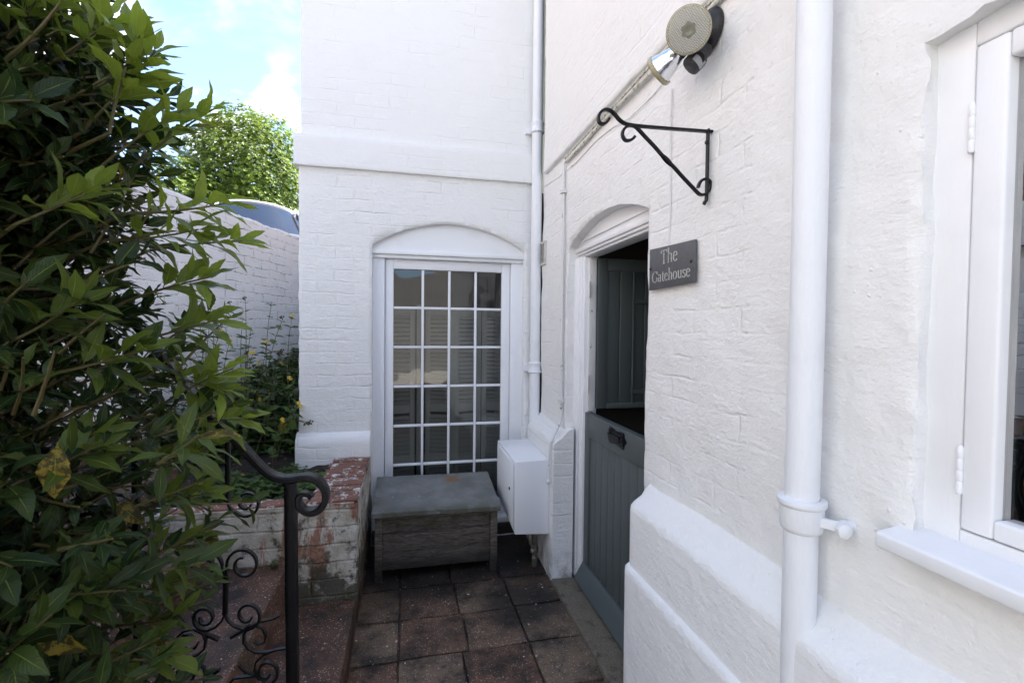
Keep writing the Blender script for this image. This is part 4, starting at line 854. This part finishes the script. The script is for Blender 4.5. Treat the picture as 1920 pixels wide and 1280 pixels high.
# ------------------------------------------------------------------ far boundary wall
p1 = at(557, 445, Y=5.2); dW = Vector((math.sin(R(18)), math.cos(R(18)), 0)); top = p1.z; nW = Vector((dW.y, -dW.x, 0))
fw = thing('boundary_wall', 'tall old white painted brick wall with open joints behind the planted bed', 'wall', (p1.x, p1.y, .9))
def mfw(u, z, o=0.): 
    p = Vector((p1.x, p1.y, 0)) + dW * u + nW * (o + .01); return (p.x, p.y, z)
V = []; Fs = []; us = frange(-6.5, 1.1, .03); zs = frange(.6, top, .03); n = len(zs) + 3
for u in us:
    for z in zs: d = relief(u, z, .014); V.append(mfw(u, z + (relief(u * 3, 3, .012) if z == zs[-1] else 0), d))
    V.append(mfw(u, top + .012 + relief(u * 3, 3, .012), -.012)); V.append(mfw(u, top + .01, -.22)); V.append(mfw(u, .6, -.23))
for i in range(len(us) - 1):
    for k in range(n - 1): Fs.append((i * n + k, (i + 1) * n + k, (i + 1) * n + k + 1, i * n + k + 1))
b = MB(); b.v = V; b.f = Fs; b.build('wall', M_FAR, fw, smooth=55)

# ------------------------------------------------------------------ brick house with tiled roof beyond
bh = thing('brick_house', 'red brick house with clay tiled roof seen through the bush', 'house', (-7.5, 5, 2))
b = MB(); b.box(-10.5, -4.7, .2, 8.6, 1.9, 3.55); b.prism([(.2, 3.55), (8.6, 3.55)][:0] or [(-10.5, 3.551), (-4.7, 3.551), (-7.6, 6.1)], lambda x, z: (x, .2, z), lambda x, z: (x, 8.6, z)); b.build('wall', M_RED, bh)
b = MB()
for side in (1, -1):
    N = 26; L = 3.95
    for k in range(N):
        t0, t1 = k / N, (k + 1) / N
        ex, ez, rx, rz = -7.6 + side * 3.15, 3.38, -7.6, 6.22
        xa, za, xb_, zb = ex + (rx - ex) * t0, ez + (rz - ez) * t0, ex + (rx - ex) * t1, ez + (rz - ez) * t1
        b.add([(xa, 0, za + .05), (xa, 8.8, za + .05), (xb_, 8.8, zb + .02), (xb_, 0, zb + .02), (xa, 0, za - .02), (xa, 8.8, za - .02), (xb_, 8.8, zb - .05), (xb_, 0, zb - .05)], [(0, 1, 2, 3), (4, 7, 6, 5), (0, 4, 5, 1), (2, 6, 7, 3), (0, 3, 7, 4), (1, 5, 6, 2)])
rf = b.build('roof', M_TILE, bh)
b = MB(); b.box(-7.9, -7.3, 5.6, 6.3, 5.6, 7.6); b.box(-7.95, -7.25, 5.55, 6.35, 7.6, 7.72); b.build('chimney', M_RED, rf)
for y in (2.4, 5.4):
    b = MB(); b.box(-4.72, -4.66, y, y + 1.0, 2.35, 3.25); wf = b.build('window', M_WOOD, bh); b = MB(); b.box(-4.665, -4.65, y + .07, y + .93, 2.42, 3.18); b.build('pane', M_CARGLASS, wf)
# pale building out of view, added for bounce light and door reflections
nb = thing('bounce_building', 'unseen pale building added behind the viewpoint to bounce light', 'building', (0, -9, 0))
b = MB(); b.box(-8, 10, -12, -9, -.1, 3.4); b.build('wall', M_BOUNCE, nb)

# ------------------------------------------------------------------ parked car above the far wall
def car(loc, yaw):
    root = thing('parked_car', 'white car parked above the old wall, only its roof and windscreen showing', 'car', (0, 0, 0))
    # x forward, y left, built at origin; z from ground
    def loft(sec, m, name, smooth=40):
        V = []; Fs = []; n = len(sec[0][1])
        for x, pts in sec: V += [(x, y, z) for y, z in pts]
        for i in range(len(sec) - 1):
            for k in range(n): Fs.append((i * n + k, i * n + (k + 1) % n, (i + 1) * n + (k + 1) % n, (i + 1) * n + k))
        Fs += [tuple(range(n)), tuple((len(sec) - 1) * n + k for k in range(n))]
        b = MB(); b.v = V; b.f = Fs; return b.build(name, m, root, smooth=smooth)
    def ring(w, z0, z1, r=.12): return [(-w, z0 + r), (-w + r * .6, z0), (w - r * .6, z0), (w, z0 + r), (w + .02, (z0 + z1) / 2), (w, z1 - r), (w - r, z1), (0, z1 + .03), (-w + r, z1), (-w, z1 - r), (-w - .02, (z0 + z1) / 2)]
    body = loft([(2.05, ring(.62, .35, .64)), (1.98, ring(.74, .25, .72)), (1.6, ring(.84, .2, .80)), (1.17, ring(.86, .2, .85)), (.2, ring(.87, .2, .98)), (-1.2, ring(.87, .2, 1.0)), (-1.8, ring(.84, .22, 1.0)), (-2.0, ring(.72, .35, .85))], M_CARP, 'body')
    # roof skin curved in both directions
    V = []; Fs = []; NX, NY = 14, 14
    for i in range(NX + 1):
        for j in range(NY + 1):
            s_, t = i / NX, j / NY * 2 - 1; x = .32 - 1.75 * s_ - .10 * t * t * (1 - s_) ; w = .60 + .02 * math.sin(math.pi * s_); z = 1.475 + .03 * math.sin(math.pi * min(1, s_ * 1.1 + .1)) - .075 * abs(t) ** 2.4 - .07 * s_ * s_
            V.append((x, w * t, z))
    for i in range(NX):
        for j in range(NY): a = i * (NY + 1) + j; Fs.append((a, a + 1, a + NY + 2, a + NY + 1))
    b = MB(); b.v = V; b.f = Fs; ro = b.build('roof', M_CARP, root, smooth=60); mo = ro.modifiers.new('s', 'SOLIDIFY'); mo.thickness = .045
    # windscreen
    V = []; Fs = []; NX = 8
    for i in range(NX + 1):
        for j in range(NY + 1):
            s_, t = i / NX, j / NY * 2 - 1; x = .315 + .82 * s_ - (.10 + .10 * s_) * t * t; w = .585 + .13 * s_; z = 1.455 - .57 * s_ - .06 * abs(t) ** 2.4 * (1 - s_)
            V.append((x, w * t, z))
    for i in range(NX):
        for j in range(NY): a = i * (NY + 1) + j; Fs.append((a, a + 1, a + NY + 2, a + NY + 1))
    b = MB(); b.v = V; b.f = Fs; ws = b.build('windscreen', M_CARGLASS, root, smooth=60)
    for sg_ in (1, -1):
        b = MB(); b.tube([(.30, sg_ * .585, 1.42), (.68, sg_ * .65, 1.20), (1.02, sg_ * .73, .92)], .026, 10); b.build('pillar', M_CARP, root, smooth=60); b = MB(); b.tube([(-.5, sg_ * .63, 1.42), (-.5, sg_ * .80, .98)], .03, 8); b.build('pillar', M_CARP, root, smooth=60); b = MB(); b.tube([(-1.38, sg_ * .58, 1.38), (-1.8, sg_ * .74, .98)], .045, 8); b.build('pillar', M_CARP, root, smooth=60)
        b = MB(); b.add([(.28, sg_ * .61, 1.40), (.84, sg_ * .77, .98), (-1.75, sg_ * .77, .99), (-1.36, sg_ * .60, 1.37)], [(0, 1, 2, 3)]); b.build('side_window', M_CARGLASS, root)
        b = MB(); b.lathe([(.10, 0), (.11, .02), (.05, .05)], (1.93, sg_ * .60, .64), (1, sg_ * .3, .1), 16); b.build('headlight', M_HL, root, smooth=50)
        b = MB(); b.lathe([(.02, 0), (.07, .02), (.08, .08), (.03, .10)], (.72, sg_ * .92, .99), (1, 0, 0), 14); b.build('mirror', M_CARP, root, smooth=50)
        for x in (1.28, -1.28):
            b = MB(); b.lathe([(.19, 0), (.29, .0), (.31, .03), (.31, .17), (.29, .20), (.19, .20)], (x, sg_ * .72, .31), (0, sg_, 0), 30); wh = b.build('wheel', M_RUB, root, smooth=50)
            b = MB(); b.lathe([(.185, .17), (.185, .19), (.12, .18), (.05, .195), (.02, .2)], (x, sg_ * .72, .31), (0, sg_, 0), 30); b.build('rim', M_ALLOY, wh, smooth=50)
    b = MB(); b.box(-1.3, -.9, -.6, .6, .5, 1.1); b.box(-.35, -.1, .15, .6, .5, 1.2); b.box(-.35, -.1, -.6, -.15, .5, 1.2); b.box(.3, .85, -.68, .68, .7, .965); b.build('seat', M_CARIN, root, bevel=.04)
    b = MB(); b.add([(-1.40, -.55, 1.37), (-1.40, .55, 1.37), (-1.92, .68, .98), (-1.92, -.68, .98)], [(0, 1, 2, 3)]); b.build('rear_window', M_CARGLASS, root)
    root.location = loc; root.scale = (1, 1, 1.09); root.rotation_euler = (0, 0, yaw)
car((-2.62, 9.1, 1.99), R(-90 + 22))
#PART3
# ------------------------------------------------------------------ foliage
def nrmz(a): return a / np.maximum(1e-9, np.linalg.norm(a, axis=-1, keepdims=True))
class Leaves:
    def __init__(s): s.b = []; s.d = []; s.n = []; s.L = []; s.W = []; s.c = []; s.f = []; s.t = []
    def add(s, b, d, n, L, W, curl=.4, fold=.25, tint=(0, 0, 0)):
        s.b.append(tuple(b)); s.d.append(tuple(d)); s.n.append(tuple(n)); s.L.append(L); s.W.append(W); s.c.append(curl); s.f.append(fold); s.t.append(tint)
    def build(s, name, m, parent, S=9, prof=(.72, .85), wave=.05, serr=.0, stalk=.08, seed=1):
        rs = np.random.RandomState(seed); N = len(s.b); B = np.array(s.b); D = nrmz(np.array(s.d)); Nn = np.array(s.n); Sd = nrmz(np.cross(D, Nn)); Nn = np.cross(Sd, D)
        L = np.array(s.L)[:, None]; W = np.array(s.W)[:, None]; C = np.array(s.c)[:, None]; Fo = np.array(s.f)[:, None]; t = np.linspace(0, 1, S + 1)[None, :]
        tl = np.clip((t - stalk) / (1 - stalk), 0, 1); w = np.sin(np.pi * tl ** prof[0]) ** prof[1] * W / 2 + .012 * L * (1 - t)
        if serr: w = w * (1 + serr * ((np.arange(S + 1) % 2) * 2 - 1)[None, :] * (tl > .05) * (tl < .95))
        ang = -C * t + .25 * C; dt = 1 / S; px = np.cumsum(np.cos(ang), 1) * dt * L - np.cos(ang[:, :1]) * dt * L; pz = np.cumsum(np.sin(ang), 1) * dt * L - np.sin(ang[:, :1]) * dt * L
        ph = rs.rand(N, 1) * 6.28; fr = 5 + 6 * rs.rand(N, 1); tw = (rs.rand(N, 1) - .5) * 1.1
        mid = B[:, None] + D[:, None] * px[..., None] + Nn[:, None] * pz[..., None]; out = [mid]
        for sg_ in (-1, 1):
            wv = wave * L * np.sin(fr * t * 1.5 + ph * (1 if sg_ > 0 else 2)) * np.sin(np.pi * tl)
            a = tw * t; sd = Sd[:, None] * np.cos(a)[..., None] + Nn[:, None] * (np.sin(a) * sg_ * 0 + np.sin(a))[..., None]
            out.append(mid + sd * (sg_ * w * np.cos(Fo))[..., None] + Nn[:, None] * (w * np.sin(Fo) + wv)[..., None])
        V = np.stack([out[1], out[0], out[2]], 2).reshape(-1, 3); k = 3 * (S + 1); q = []
        for i in range(S):
            a = 3 * i; q += [(a, a + 1, a + 4, a + 3), (a + 1, a + 2, a + 5, a + 4)]
        Q = (np.arange(N)[:, None, None] * k + np.array(q)[None]).reshape(-1, 4)
        T = np.repeat(np.array(s.t, float), k, 0); uv = np.zeros((N, S + 1, 3, 2)); uv[..., 0, 0] = -1; uv[..., 2, 0] = 1; uv[..., 1] = t[0][None, :, None]
        return arr_mesh(name, V, Q, m, parent, True, T, uv.reshape(-1, 2))
rg = random.Random(21)
def rvec(): 
    while 1:
        v = Vector((rg.uniform(-1, 1), rg.uniform(-1, 1), rg.uniform(-1, 1)))
        if .1 < v.length < 1: return v.normalized()
def shoot(Lv, Tw, p0, p1, n, L, W, tone, spread=(75, 28), curl=(.2, .8), start=.0, tw=.0026, droop=.25, yellow=.0):
    p0, p1 = Vector(p0), Vector(p1); d = (p1 - p0); ln = d.length; d.normalize(); a = d.orthogonal().normalized(); b = d.cross(a)
    bend = rvec() * ln * .06; mid = (p0 + p1) / 2 + bend
    cv = lambda t: p0 * (1 - t) ** 2 + mid * 2 * t * (1 - t) + p1 * t * t
    Tw.tube([cv(k / 4) for k in range(5)], [tw * (1.15 - .6 * k / 4) for k in range(5)], 5)
    g0 = rg.random() * 6.28
    for k in range(n):
        t = start + (1 - start) * ((k + .5) / n) ** .85; g = g0 + k * 2.399; an = R(spread[0] + (spread[1] - spread[0]) * t + rg.uniform(-14, 14))
        rad = a * math.cos(g) + b * math.sin(g); dl = d * math.cos(an) + rad * math.sin(an); dl.z -= droop * rg.random() * (1 - t * .7); dl.normalize()
        up_ = d * .8 + Vector((0, 0, 1)) * .7 + rvec() * .3; sz = (1 - .35 * abs(t - .55)) * rg.uniform(.75, 1.15) * (.72 if t > .93 else 1)
        tn = min(1, max(0, tone * (.65 + .5 * t) + rg.uniform(-.09, .09)))
        Lv.add(cv(t) + rad * tw, dl, up_, L * sz, W * sz * rg.uniform(.85, 1.15), rg.uniform(*curl), rg.uniform(.1, .42), (tn, rg.random() ** 2, 1. if rg.random() < yellow else 0.))
# the big laurel-like shrub by the railing
bush = thing('laurel_bush', 'large dense evergreen laurel bush with pale new shoots overhanging the railing', 'bush', (-.92, .92, 0))
EL = [((-.84, .92, 1.20), (.48, .40, .66)), ((-.95, .98, 1.66), (.42, .38, .46)), ((-.84, .90, .70), (.43, .38, .55)), ((-.90, .86, .25), (.42, .36, .38)), ((-1.2, 1.0, 1.25), (.42, .40, .80)), ((-1.35, 1.15, .9), (.5, .35, .8)), ((-1.0, 1.12, 1.1), (.5, .28, .8)), ((-.78, .95, 1.78), (.26, .26, .30)), ((-1.0, 1.05, 1.95), (.36, .3, .34))]
Lv = Leaves(); Tw = MB()
def inside(p, f=1.): return any(sum(((p[i] - c[i]) / (r[i] * f)) ** 2 for i in range(3)) < 1 for c, r in EL)
cnt = 0
while cnt < 3900:
    c, r = EL[rg.choice((0, 0, 1, 1, 2, 2, 3, 4, 5, 6, 6, 7, 7, 8))]; v = rvec(); f = rg.uniform(.45, .96) if rg.random() < .8 else rg.uniform(.1, .5)
    p = Vector((c[0] + v.x * r[0] * f, c[1] + v.y * r[1] * f, c[2] + v.z * r[2] * f))
    if p.z < .05 or p.y > 1.42 : continue
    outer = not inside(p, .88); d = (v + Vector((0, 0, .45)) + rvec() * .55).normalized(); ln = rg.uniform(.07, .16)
    tone = rg.uniform(.06, .45) * (1.25 if p.z > 1.45 else .8 if p.z > .9 else .55) if outer else rg.uniform(0, .12)  # shade put into the tone: inner and lower leaves darker, top leaves lighter
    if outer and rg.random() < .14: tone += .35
    q = p + d * ln
    if q.x > -.33 and q.z < 1.0: continue
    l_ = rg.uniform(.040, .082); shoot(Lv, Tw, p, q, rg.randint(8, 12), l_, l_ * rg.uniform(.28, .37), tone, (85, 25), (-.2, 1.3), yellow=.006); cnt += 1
HS = [((150, 250), (292, 95), .93, 11, .85), ((205, 250), (262, 62), .9, 8, .8), ((180, 320), (345, 205), .95, 9, .65), ((230, 330), (408, 200), 1.0, 10, .9), ((200, 450), (372, 430), .98, 10, .75), ((240, 400), (428, 380), .95, 9, .8), ((280, 470), (455, 452), 1.02, 8, .7), ((60, 140), (205, 40), .9, 9, .7), ((0, 90), (70, 0), .88, 9, .6),
      ((250, 560), (392, 520), 1.0, 9, .6), ((260, 640), (405, 600), 1.02, 9, .45), ((300, 760), (438, 690), 1.1, 10, .7), ((330, 800), (462, 785), 1.12, 10, .6), ((290, 700), (425, 735), 1.1, 9, .6), ((280, 880), (405, 830), 1.1, 10, .5), ((250, 960), (385, 925), 1.1, 10, .45), ((230, 1050), (365, 1012), 1.1, 10, .42), ((200, 1120), (345, 1085), 1.1, 9, .35), ((170, 1180), (330, 1160), 1.08, 9, .3), ((120, 1230), (320, 1232), 1.0, 9, .3),
      ((30, 420), (190, 350), .85, 9, .5), ((20, 640), (150, 560), .85, 8, .3), ((40, 900), (190, 830), .85, 8, .25), ((30, 1150), (190, 1090), .85, 8, .25), ((100, 700), (260, 660), .88, 9, .35)]
for a, c, Y, n, tone in HS:  # shoot tones paler up high, shade painted into the lower ones
    s0 = at(*a, Y=Y); s1 = Vector((-.95, .97, max(.1, s0.z - .35))); mm = s0.lerp(s1, .5) + Vector((0, 0, .06)); Tw.tube([s0 * (1 - t) ** 2 + mm * 2 * t * (1 - t) + s1 * t * t for t in [q / 6 for q in range(7)]], [.0028 + .004 * q / 6 for q in range(7)], 6)
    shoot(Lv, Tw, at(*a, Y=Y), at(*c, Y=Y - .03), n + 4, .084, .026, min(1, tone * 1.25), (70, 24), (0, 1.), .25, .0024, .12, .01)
# one mottled yellow leaf low on the left, and a few browned ones
Lv.add(at(108, 828, Y=.80), (-.08, -.02, -1), (.1, -1, .1), .085, .036, .25, .1, (.4, 0, 1.)); Lv.add(at(60, 1185, Y=.82), (.8, -.1, -.4), (.1, -1, .3), .08, .034, .6, .2, (.3, 0, 1.))
Lv.add(at(215, 940, Y=1.03), (.5, -.1, -.4), (.1, -.8, .6), .07, .03, .6, .2, (.4, 0, 1.)); Lv.add(at(385, 985, Y=1.1), (.4, -.1, -.8), (.1, -1, .3), .06, .026, .3, .2, (.5, 0, 1.))
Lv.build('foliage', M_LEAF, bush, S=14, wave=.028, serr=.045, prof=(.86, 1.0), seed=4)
for (c, r) in EL:
    for k in range(7):
        v = rvec(); tip = Vector((c[0] + v.x * r[0] * .8, min(1.35, c[1] + v.y * r[1] * .8), max(.2, c[2] + abs(v.z) * r[2] * .7))); s0 = Vector((-.95 + rg.uniform(-.08, .08), .95 + rg.uniform(-.05, .05), 0)); m_ = (s0 + tip) / 2 + rvec() * .08; m_.x -= .05
        Tw.tube([s0 * (1 - t) ** 2 + m_ * 2 * t * (1 - t) + tip * t * t for t in [q / 7 for q in range(8)]], [.012 * (1 - .75 * q / 7) for q in range(8)], 6)
Tw.build('stems', M_TWIG, bush, smooth=60)

# round evergreen trees beyond the parked car
def tree(name, label, base, lobes, n, size, seed, gaps=True):
    global rg
    rg = random.Random(seed); t = thing(name, label, 'tree', base, 'evergreen trees beyond the boundary wall'); Lf = Leaves(); Tk = MB(); B = Vector(base)
    for k in range(n):
        c, r = lobes[int(rg.random() * len(lobes))] if rg.random() < .45 else lobes[0]; v = rvec(); f = 1 - .42 * rg.random() ** 1.8
        bump = 1 + .10 * math.sin(v.x * 6 + seed) * math.cos(v.z * 7 + v.y * 5) + .05 * math.sin(v.x * 17 + v.z * 13)
        p = Vector((c[0] + v.x * r * f * bump, c[1] + v.y * r * f * bump, c[2] + v.z * r * f * 1.12 * bump))
        if rg.random() < .04: p += v * rg.uniform(.05, .28)
        d = (v + Vector((0, 0, .7)) + rvec() * .5).normalized(); a = d.orthogonal().normalized(); b = d.cross(a); g0 = rg.random() * 6; tone = rg.uniform(.0, .95)
        for q in range(7):
            g = g0 + q * .9; dl = (d * rg.uniform(.25, .9) + (a * math.cos(g) + b * math.sin(g))).normalized()
            Lf.add(p, dl, d, size * rg.uniform(.7, 1.2), size * .38, .3, .2, (min(1, tone * rg.uniform(.7, 1.2)), rg.random() ** 2, 0))
    Lf.build('crown', M_TREE, t, S=2, wave=0, stalk=0, prof=(.8, .8), seed=seed)
    c, r = lobes[0]; top_ = Vector((c[0], c[1], c[2] + r * .6)); Tk.tube([B, B.lerp(top_, .33) + Vector((.1, 0, 0)), B.lerp(top_, .66), top_], [.2, .15, .10, .03], 10)
    for k in range(14):
        v = rvec(); v.z = abs(v.z) * .6; s0 = B.lerp(top_, rg.uniform(.25, .7)); Tk.tube([s0, s0 + v * r * .5 + Vector((0, 0, .1)), s0 + v * r * .92 + Vector((0, 0, .35))], [.06, .035, .012], 6)
    Tk.build('trunk', M_BARK, t, smooth=60)
T1 = at(462, 345, Y=14.5)
tree('evergreen_tree', 'rounded bright green evergreen tree rising behind the parked car', (T1.x, T1.y, 2.0), [((T1.x, T1.y, T1.z + .15), 1.6), ((T1.x - .5, T1.y - .3, T1.z - 1.1), 1.7), ((T1.x + .75, T1.y, T1.z - .7), 1.5), ((T1.x + .3, T1.y, T1.z + .65), 1.2), ((T1.x + .2, T1.y - .3, T1.z - 1.9), 1.9)], 13000, .078, 5)
T2 = at(345, 375, Y=13.2)
tree('evergreen_tree', 'lower pale green evergreen shrub left of the rounded tree, mostly behind the bush', (T2.x, T2.y, 2.0), [((T2.x, T2.y, T2.z - .2), 1.05), ((T2.x - 1.1, T2.y, T2.z - .7), 1.2), ((T2.x + .3, T2.y, T2.z - 1.1), 1.3)], 4500, .08, 9)

# ground cover, leaf litter and the yellow flowered shrub in the bed
rg = random.Random(77); Lf = Leaves()
def bedpt():
    while 1:
        x, y = rg.uniform(-2.6, -.40), rg.uniform(2.45, 5.6)
        if y > 3.15 and x > -.72: continue
        if x > -.47 and y < 3.16: continue
        return x, y
n = 0
while n < 9000:
    x, y = bedpt(); den = fbm(x, y, 3.2, 3) + (.30 if y > 3.2 else .02)
    if den < rg.uniform(-.25, .35): continue
    z = bed_z(x, y); h = rg.uniform(.005, .05) + (.10 * rg.random() if y > 3.4 else 0); g0 = rg.random() * 6.28; tone = rg.uniform(.1, .75)
    for q in range(3):
        g = g0 + q * 2.1 + rg.uniform(-.3, .3); sz = rg.uniform(.018, .042) * (1.25 if y > 3.4 else 1); Lf.add((x, y, z + h), (math.cos(g), math.sin(g), rg.uniform(-.2, .5)), (rg.uniform(-.3, .3), rg.uniform(-.3, .3), 1), sz, sz * .68, .5, .2, (tone, rg.random() ** 2, 1. if rg.random() < .01 else 0.))
    n += 1
o = Lf.build('ground_cover', M_IVY, None, S=4, prof=(.65, .8), wave=.03, stalk=.12, seed=3); o['kind'] = 'stuff'
V = []; Q = []; C = []
def flake(x, y, z, s, c):
    k = len(V); g = rg.random() * 6.28; t = (rg.uniform(-.3, .3), rg.uniform(-.3, .3))
    for q in range(4): a = g + q * 1.57 + rg.uniform(-.4, .4); r = s * rg.uniform(.5, 1.1); V.append((x + math.cos(a) * r, y + math.sin(a) * r, z + .003 + (math.cos(a) * t[0] + math.sin(a) * t[1]) * r + s * .15))
    Q.append((k, k + 1, k + 2, k + 3)); C.append([c] * 4)
for k in range(1900):
    x, y = bedpt()
    if y < 4.2: flake(x, y, bed_z(x, y), rg.uniform(.004, .014), (rg.random() < .16) * rg.uniform(.6, 1))
for k in range(650): flake(rg.uniform(-.32, .85), rg.uniform(1.5, 2.85), .004, rg.uniform(.0008, .0038) * (2 if rg.random() < .08 else 1), rg.uniform(.5, 1) if rg.random() < .7 else 0)
for k in range(10): flake(rg.uniform(-.2, .8), rg.uniform(1.7, 2.8), .006, rg.uniform(.006, .010), 1.)
for k in range(50): flake(rg.uniform(-.50, -.26), rg.uniform(1.3, 2.3), .135, rg.uniform(.001, .005), rg.uniform(.5, 1))
for k in range(90): flake(rg.uniform(-.84, -.57), rg.uniform(1.3, 2.3), .33, rg.uniform(.001, .005), rg.uniform(.4, 1))
o = arr_mesh('leaf_litter', V, np.array(Q), M_DRY, None, False, np.array([c for r in C for c in [(q, q, q) for q in r]], float)); o['kind'] = 'stuff'
fs = thing('flowering_shrub', 'straggly green shrub with small yellow flowers and brown seed heads against the old wall', 'shrub', (-1.0, 3.6, .7))
Lf = Leaves(); Tk = MB(); fl_pts = []; sd_pts = []
def pair_shoot(p0, p1, n, L, tone, bend=.1, flower=None, bare=0.):
    p0, p1 = Vector(p0), Vector(p1); d = p1 - p0; m_ = (p0 + p1) / 2 + Vector((rg.uniform(-bend, bend), rg.uniform(-bend, bend), bend)); cv = lambda t: p0 * (1 - t) ** 2 + m_ * 2 * t * (1 - t) + p1 * t * t
    Tk.tube([cv(k / 6) for k in range(7)], [.0032 * (1.1 - .7 * k / 6) for k in range(7)], 5); g0 = rg.random() * 3
    for k in range(n):
        t = bare + (1 - bare) * (k + .6) / n; tg = (cv(min(1, t + .05)) - cv(t - .05)).normalized(); a = tg.orthogonal().normalized(); b = tg.cross(a); g = g0 + k * 1.57
        for s_ in (0, math.pi):
            rad = a * math.cos(g + s_) + b * math.sin(g + s_); dl = (rad + tg * .45 + Vector((0, 0, -.1))).normalized(); sz = L * rg.uniform(.6, 1.1) * (1 - .4 * max(0, t - .7) / .3)
            Lf.add(cv(t), dl, tg + Vector((0, 0, .9)) + rvec() * .3, sz, sz * .56, rg.uniform(.1, .8), rg.uniform(.05, .3), (min(1, tone * rg.uniform(.6, 1.3)), rg.random() ** 2, 1. if rg.random() < .015 else 0.))
    if flower == 'f': fl_pts.append(p1)
    if flower == 's': sd_pts.append(p1)
Z0 = .72
tips = [((395, 575), 3.7, 's', .25), ((368, 560), 3.6, 's', .3), ((432, 570), 3.9, 's', .5), ((460, 562), 3.9, 's', .5), ((530, 598), 3.5, 's', .3), ((510, 565), 3.5, None, .25), ((548, 592), 3.45, 'f', .3), ((530, 660), 3.5, 's', .3), ((470, 620), 3.5, None, .1), ((430, 640), 3.5, 'f', .1), ((500, 640), 3.45, 'f', .1), ((520, 700), 3.4, None, .1), ((545, 710), 3.35, 'f', .1), ((560, 755), 3.12, 'f', .3), ((415, 620), 3.6, 'f', .2), ((475, 660), 3.4, 'f', .1), ((385, 650), 3.5, None, .1), ((440, 700), 3.4, None, .1), ((490, 750), 3.3, None, .1), ((405, 740), 3.3, 'f', .1), ((455, 760), 3.2, 'f', 0), ((350, 600), 3.6, None, .2), ((530, 790), 3.1, 'f', .2), ((480, 690), 3.6, None, 0), ((370, 700), 3.6, None, 0), ((400, 600), 3.7, 'f', .2), ((525, 665), 3.5, 's', .4), ((455, 600), 3.7, None, 0)]
for (px_, Y, fl_, bare) in tips:
    p = at(*px_, Y=Y); b0 = Vector((p.x + rg.uniform(-.22, .05), Y + rg.uniform(-.1, .15), bed_z(p.x, Y) - .03)); b0.x = min(b0.x, -.74); pair_shoot(b0, p, rg.randint(6, 10), .085, rg.uniform(.3, .9), .09, fl_, bare)
for k in range(70):
    y = rg.uniform(3.25, 4.5); x = rg.uniform(-1.9, -.80); z = bed_z(x, y); pair_shoot((x, y, z - .02), (x + rg.uniform(-.12, .12), y + rg.uniform(-.15, .1), z + rg.uniform(.12, .38)), rg.randint(4, 6), .06, rg.uniform(.05, .6), .05, 'f' if rg.random() < .15 else None)
# a trailing spray that crosses the corner of the annex
pair_shoot((-.78, 3.22, .86), (-.60, 3.13, .83), 2, .045, .6, .03); pair_shoot((-.72, 3.16, .86), (-.585, 3.12, .845), 2, .022, .1, .02, 's')
Lf.add((-.76, 3.13, .86), (0.1, 0, -1), (0, -1, .2), .075, .045, .3, .2, (.4, 0, 1.)); Lf.add((-.70, 3.13, .87), (0.05, 0, -1), (0, -1, .2), .065, .045, .3, .2, (.6, 0, 0.))
Lf.build('foliage', M_SHRUB, fs, S=6, prof=(.7, .75), wave=.03, stalk=.06, seed=8); Tk.build('stems', M_TWIG, fs, smooth=60)
proto = None
def flower_mesh(p):
    b = MB(); ax = Vector((rg.uniform(-.4, .4), -1, .5)).normalized(); a = ax.orthogonal().normalized(); c = ax.cross(a)
    for q in range(5):
        g = q * 1.2566; d = a * math.cos(g) + c * math.sin(g); e = a * math.cos(g + 1.57) + c * math.sin(g + 1.57)
        b.add([p, p + d * .009 + e * .005 + ax * .002, p + d * .014 + ax * .001, p + d * .009 - e * .005 + ax * .002], [(0, 1, 2, 3)])
    b.lathe([(.003, 0), (.004, .004), (.001, .007)], p, ax, 8); return b
fm = flower_mesh(fl_pts[0]).build('flower', M_FLOW, fs); fm['group'] = 'yellow flowers'; del fm['group']
for p in fl_pts[1:]:
    for k in range(2):
        c = fm.copy(); COL.objects.link(c); c.parent = fs; c.location = p - fl_pts[0] + Vector((rg.uniform(-.02, .02), -.01, rg.uniform(-.02, .02))) * k
b = MB(); p0 = sd_pts[0]
for k in range(6): v = rvec() * .014; v.z = abs(v.z); b.lathe([(.001, 0), (.0055, .004), (.006, .008), (.002, .012)], p0 + v, (v + Vector((0, 0, .01))).normalized(), 7)
sm_ = b.build('seed_head', M_SEED, fs, smooth=60)
for p in sd_pts[1:]: c = sm_.copy(); COL.objects.link(c); c.parent = fs; c.location = p - p0
# little weeds rooted at the foot of the low wall
wd = Leaves(); rg = random.Random(4)
for (x, y, z) in ((-.28, 2.34, .14), (-.62, 2.33, .335), (-.60, 2.34, .335), (.27, 2.06, .0), (-.03, 1.92, 0), (-.02, 2.36, 0)):
    for k in range(7): g = rg.random() * 6.28; s_ = rg.uniform(.010, .022) * (1.5 if z > .1 else .5); wd.add((x, y, z), (math.cos(g), math.sin(g) - .3, rg.uniform(.3, 1.4)), (0, 0, 1), s_, s_ * .6, .4, .1, (rg.uniform(.3, .9), 0, 0))
o = wd.build('weeds', M_IVY, None, S=4, seed=5); o['kind'] = 'stuff'
